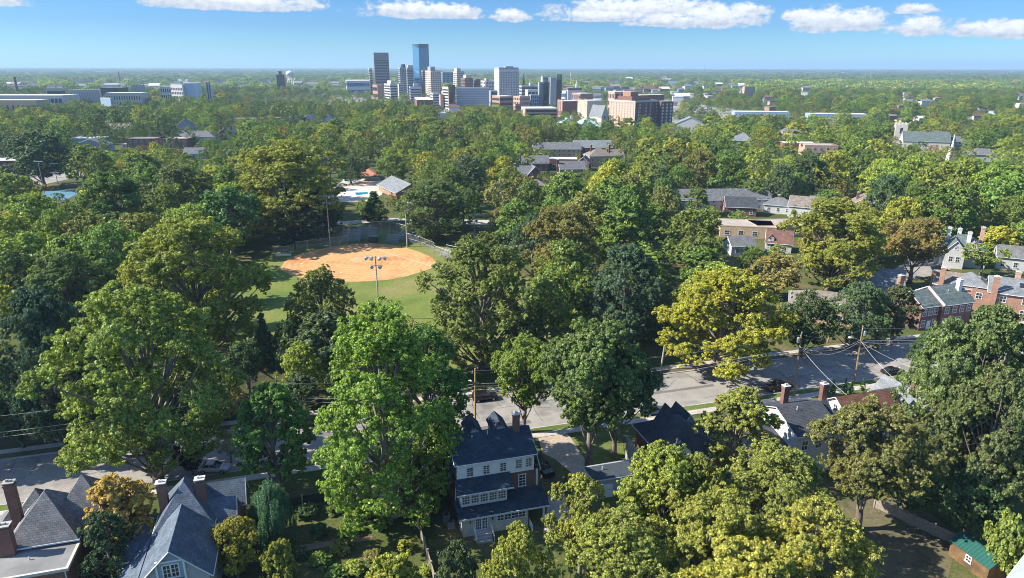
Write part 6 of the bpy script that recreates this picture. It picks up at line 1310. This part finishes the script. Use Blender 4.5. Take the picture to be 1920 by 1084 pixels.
# ---------------------------------------------------------------- labels for repeats: look + nearest landmark + rank
LAND += [('ball field infield', 675, 495), ('golden yellow tree', 1368, 590), ('wide yellowish tree', 340, 540), ('parking lot', 70, 335), ('backstop', 700, 435), ('big fence-side tree', 530, 340), ('olive park tree', 905, 560), ('brown-tinged park tree', 1062, 460), ('thick-trunked tree', 1566, 440), ('bluish dark tree', 1178, 550), ('tennis court', 110, 362), ('left frame edge', 0, 430), ('left frame edge', 0, 600), ('right frame edge', 1920, 400), ('floodlit left fence', 620, 400)]
def direction(dx_, dy_):
    if abs(dx_) > 1.6 * abs(dy_): return 'left of' if dx_ < 0 else 'right of'
    if abs(dy_) > 1.6 * abs(dx_): return 'beyond' if dy_ < 0 else 'in front of'
    return ('beyond and ' if dy_ < 0 else 'before and ') + ('left of' if dx_ < 0 else 'right of')
ORD = ['nearest', 'second nearest', 'third nearest', 'fourth nearest', 'fifth nearest', 'sixth nearest', 'seventh nearest', 'eighth nearest']
def autolabel(items):
    groups = {}
    for it in items:
        e, px, py, look, _ = it; best = min(LAND, key=lambda l: math.hypot(l[1] - px, (l[2] - py) * 1.6))
        key = (look, best[0], direction(px - best[1], py - best[2])); groups.setdefault(key, []).append((math.hypot(px - best[1], py - best[2]), it))
    for (look, nm, d), v in groups.items():
        v.sort(key=lambda t: t[0])
        for i, (_, it) in enumerate(v):
            if nm.endswith('edge'): pre = 'by the '; dd = ''
            it[0]['label'] = '%s %s the %s' % (look, d, nm) + ((', ' + ORD[min(i, 7)] + ' to it') if len(v) > 1 else '')
            wd_ = it[0]['label'].split()
            if len(wd_) > 16: it[0]['label'] = it[0]['label'].replace(' low block', '').replace('small ', '').replace(' to it', '')
autolabel(woods)
mname = {M['white'].name: 'white', LGT.name: 'pale', TAN.name: 'tan', M['brickp'].name: 'pinkish', M['bricko'].name: 'orange brick', M['bluesid'].name: 'bluish'}
fl = []
for e, px, py, m_, w__ in far:
    e['category'] = 'building'; e['group'] = 'small far buildings on the plain'; fl.append((e, px, py, ('wide ' if w__ > 34 else 'small ') + mname[m_.name] + ' building', 'building'))
autolabel(fl)
# ---------------------------------------------------------------- the rest of the woods: one object, instancing crowns that stand in the scene
src = []; low = []
for k, s_ in (('broad', 0), ('round', 1), ('dome', 2), ('oval', 0)):
    o = next((t for t in COL.objects if t.name.startswith('crown') and t.data == variant(k, 2, s_)[0]), None)
    if o is None:
        x, y = P(200 + 300 * len(src), 300); e = add_tree('tree', x, y, 18, 7, k, 'md', 'mid green tree in the middle of the woods, hard to single out', 2, 'trees of the woods and gardens', s_); o = e.children[0]
    src.append((o, VAR[k][1], VAR[k][2]))
for k, px in (('broad', 380), ('dome', 1500)):
    x, y = P(px, 160); e = add_tree('tree', x, y, 20, 9, k, 'md', 'far %s tree on the %s plain near the horizon' % (shape_w[k], 'left' if px < 900 else 'right'), 3, 'trees of the woods and gardens', 0); src.append((e.children[0], VAR[k][1], VAR[k][2]))
pts = []; 
for (_, x, y, h, r, k, c) in rest:
    i = {'broad': 0, 'round': 1, 'dome': 2, 'tall': 3, 'open': 1, 'oval': 3}[k] if y < 1500 else (4 if rw.random() < .5 else 5)
    t = jitter(PAL[c], rw); pts.append((x, y, 0, i, r / src[i][2], h / src[i][1], rw.uniform(0, 6.28), t))
Y = 2600.0
while Y < 15500:                                             # clumps grow wider with distance so that the plain stays closed
    st = Y * .011; xm = Y * .82; n_ = int(2 * xm / st)
    for k in range(n_):
        if rw.random() < .12: continue
        x = -xm + (k + rw.random()) * st; y = Y + rw.uniform(0, st * 1.6); i = 4 + (k & 1); r = st * rw.uniform(.45, .8); h = rw.uniform(12, 20) * (1 if Y < 9000 else 1.2)
        c = rw.choice(['md', 'dk', 'bg', 'ol', 'md', 'bg']); pts.append((x, y, 0, i, r / src[i][2], h / src[i][1], rw.uniform(0, 6.28), jitter(PAL[c], rw)))
    Y += st * (1.8 if Y < 7000 else 3.0)
me = bpy.data.meshes.new('distant_trees'); me.from_pydata([p_[:3] for p_ in pts], [], [])
def attr(n, ty, vals, key):
    a = me.attributes.new(n, ty, 'POINT'); a.data.foreach_set(key, np.array(vals, dtype=np.float32 if ty != 'INT' else np.int32).ravel())
attr('idx', 'INT', [p_[3] for p_ in pts], 'value'); attr('scl', 'FLOAT_VECTOR', [(p_[4], p_[4], p_[5]) for p_ in pts], 'vector'); attr('rot', 'FLOAT_VECTOR', [(0, 0, p_[6]) for p_ in pts], 'vector'); attr('tint', 'FLOAT_VECTOR', [p_[7] for p_ in pts], 'vector')
dt = bpy.data.objects.new('distant_trees', me); COL.objects.link(dt); tag(dt, 'endless woods of mixed green trees running to the horizon', 'trees', kind='stuff')
ng = bpy.data.node_groups.new('scatter_trees', 'GeometryNodeTree'); ng.interface.new_socket('Geometry', in_out='INPUT', socket_type='NodeSocketGeometry'); ng.interface.new_socket('Geometry', in_out='OUTPUT', socket_type='NodeSocketGeometry')
gi = ng.nodes.new('NodeGroupInput'); go = ng.nodes.new('NodeGroupOutput'); jn = ng.nodes.new('GeometryNodeJoinGeometry')
iop = ng.nodes.new('GeometryNodeInstanceOnPoints')
def na(n, ty): a = ng.nodes.new('GeometryNodeInputNamedAttribute'); a.data_type = ty; a.inputs[0].default_value = n; return a.outputs['Attribute']
for o, _, _ in reversed(src):
    oi = ng.nodes.new('GeometryNodeObjectInfo'); oi.inputs['Object'].default_value = o; oi.inputs['As Instance'].default_value = True; oi.transform_space = 'ORIGINAL'; ng.links.new(oi.outputs['Geometry'], jn.inputs[0])
ng.links.new(gi.outputs[0], iop.inputs['Points']); ng.links.new(jn.outputs[0], iop.inputs['Instance']); iop.inputs['Pick Instance'].default_value = True
ng.links.new(na('idx', 'INT'), iop.inputs['Instance Index']); ng.links.new(na('scl', 'FLOAT_VECTOR'), iop.inputs['Scale'])
e2r = ng.nodes.new('FunctionNodeEulerToRotation'); ng.links.new(na('rot', 'FLOAT_VECTOR'), e2r.inputs[0]); ng.links.new(e2r.outputs[0], iop.inputs['Rotation']); ng.links.new(iop.outputs[0], go.inputs[0])
md = dt.modifiers.new('scatter', 'NODES'); md.node_group = ng
print('TREES hand', hand, 'individual', len(ind), 'rest', len(rest), 'pts', len(pts), 'src', len(src))
# ---------------------------------------------------------------- air
hm = bpy.data.materials.new('haze'); hm.use_nodes = True; N = hm.node_tree.nodes; L = hm.node_tree.links; N.remove(N['Principled BSDF'])
pv = N.new('ShaderNodeVolumePrincipled'); pv.inputs['Color'].default_value = (.50, .74, 1.0, 1); pv.inputs['Density'].default_value = .000095; pv.inputs['Anisotropy'].default_value = .1
L.new(pv.outputs[0], N['Material Output'].inputs['Volume'])
hb = MB().box(-19000, 19000, -500, 18500, -1.5, 150).build('haze', hm); tag(hb, 'thin blue daytime haze over the city', 'haze', kind='stuff')
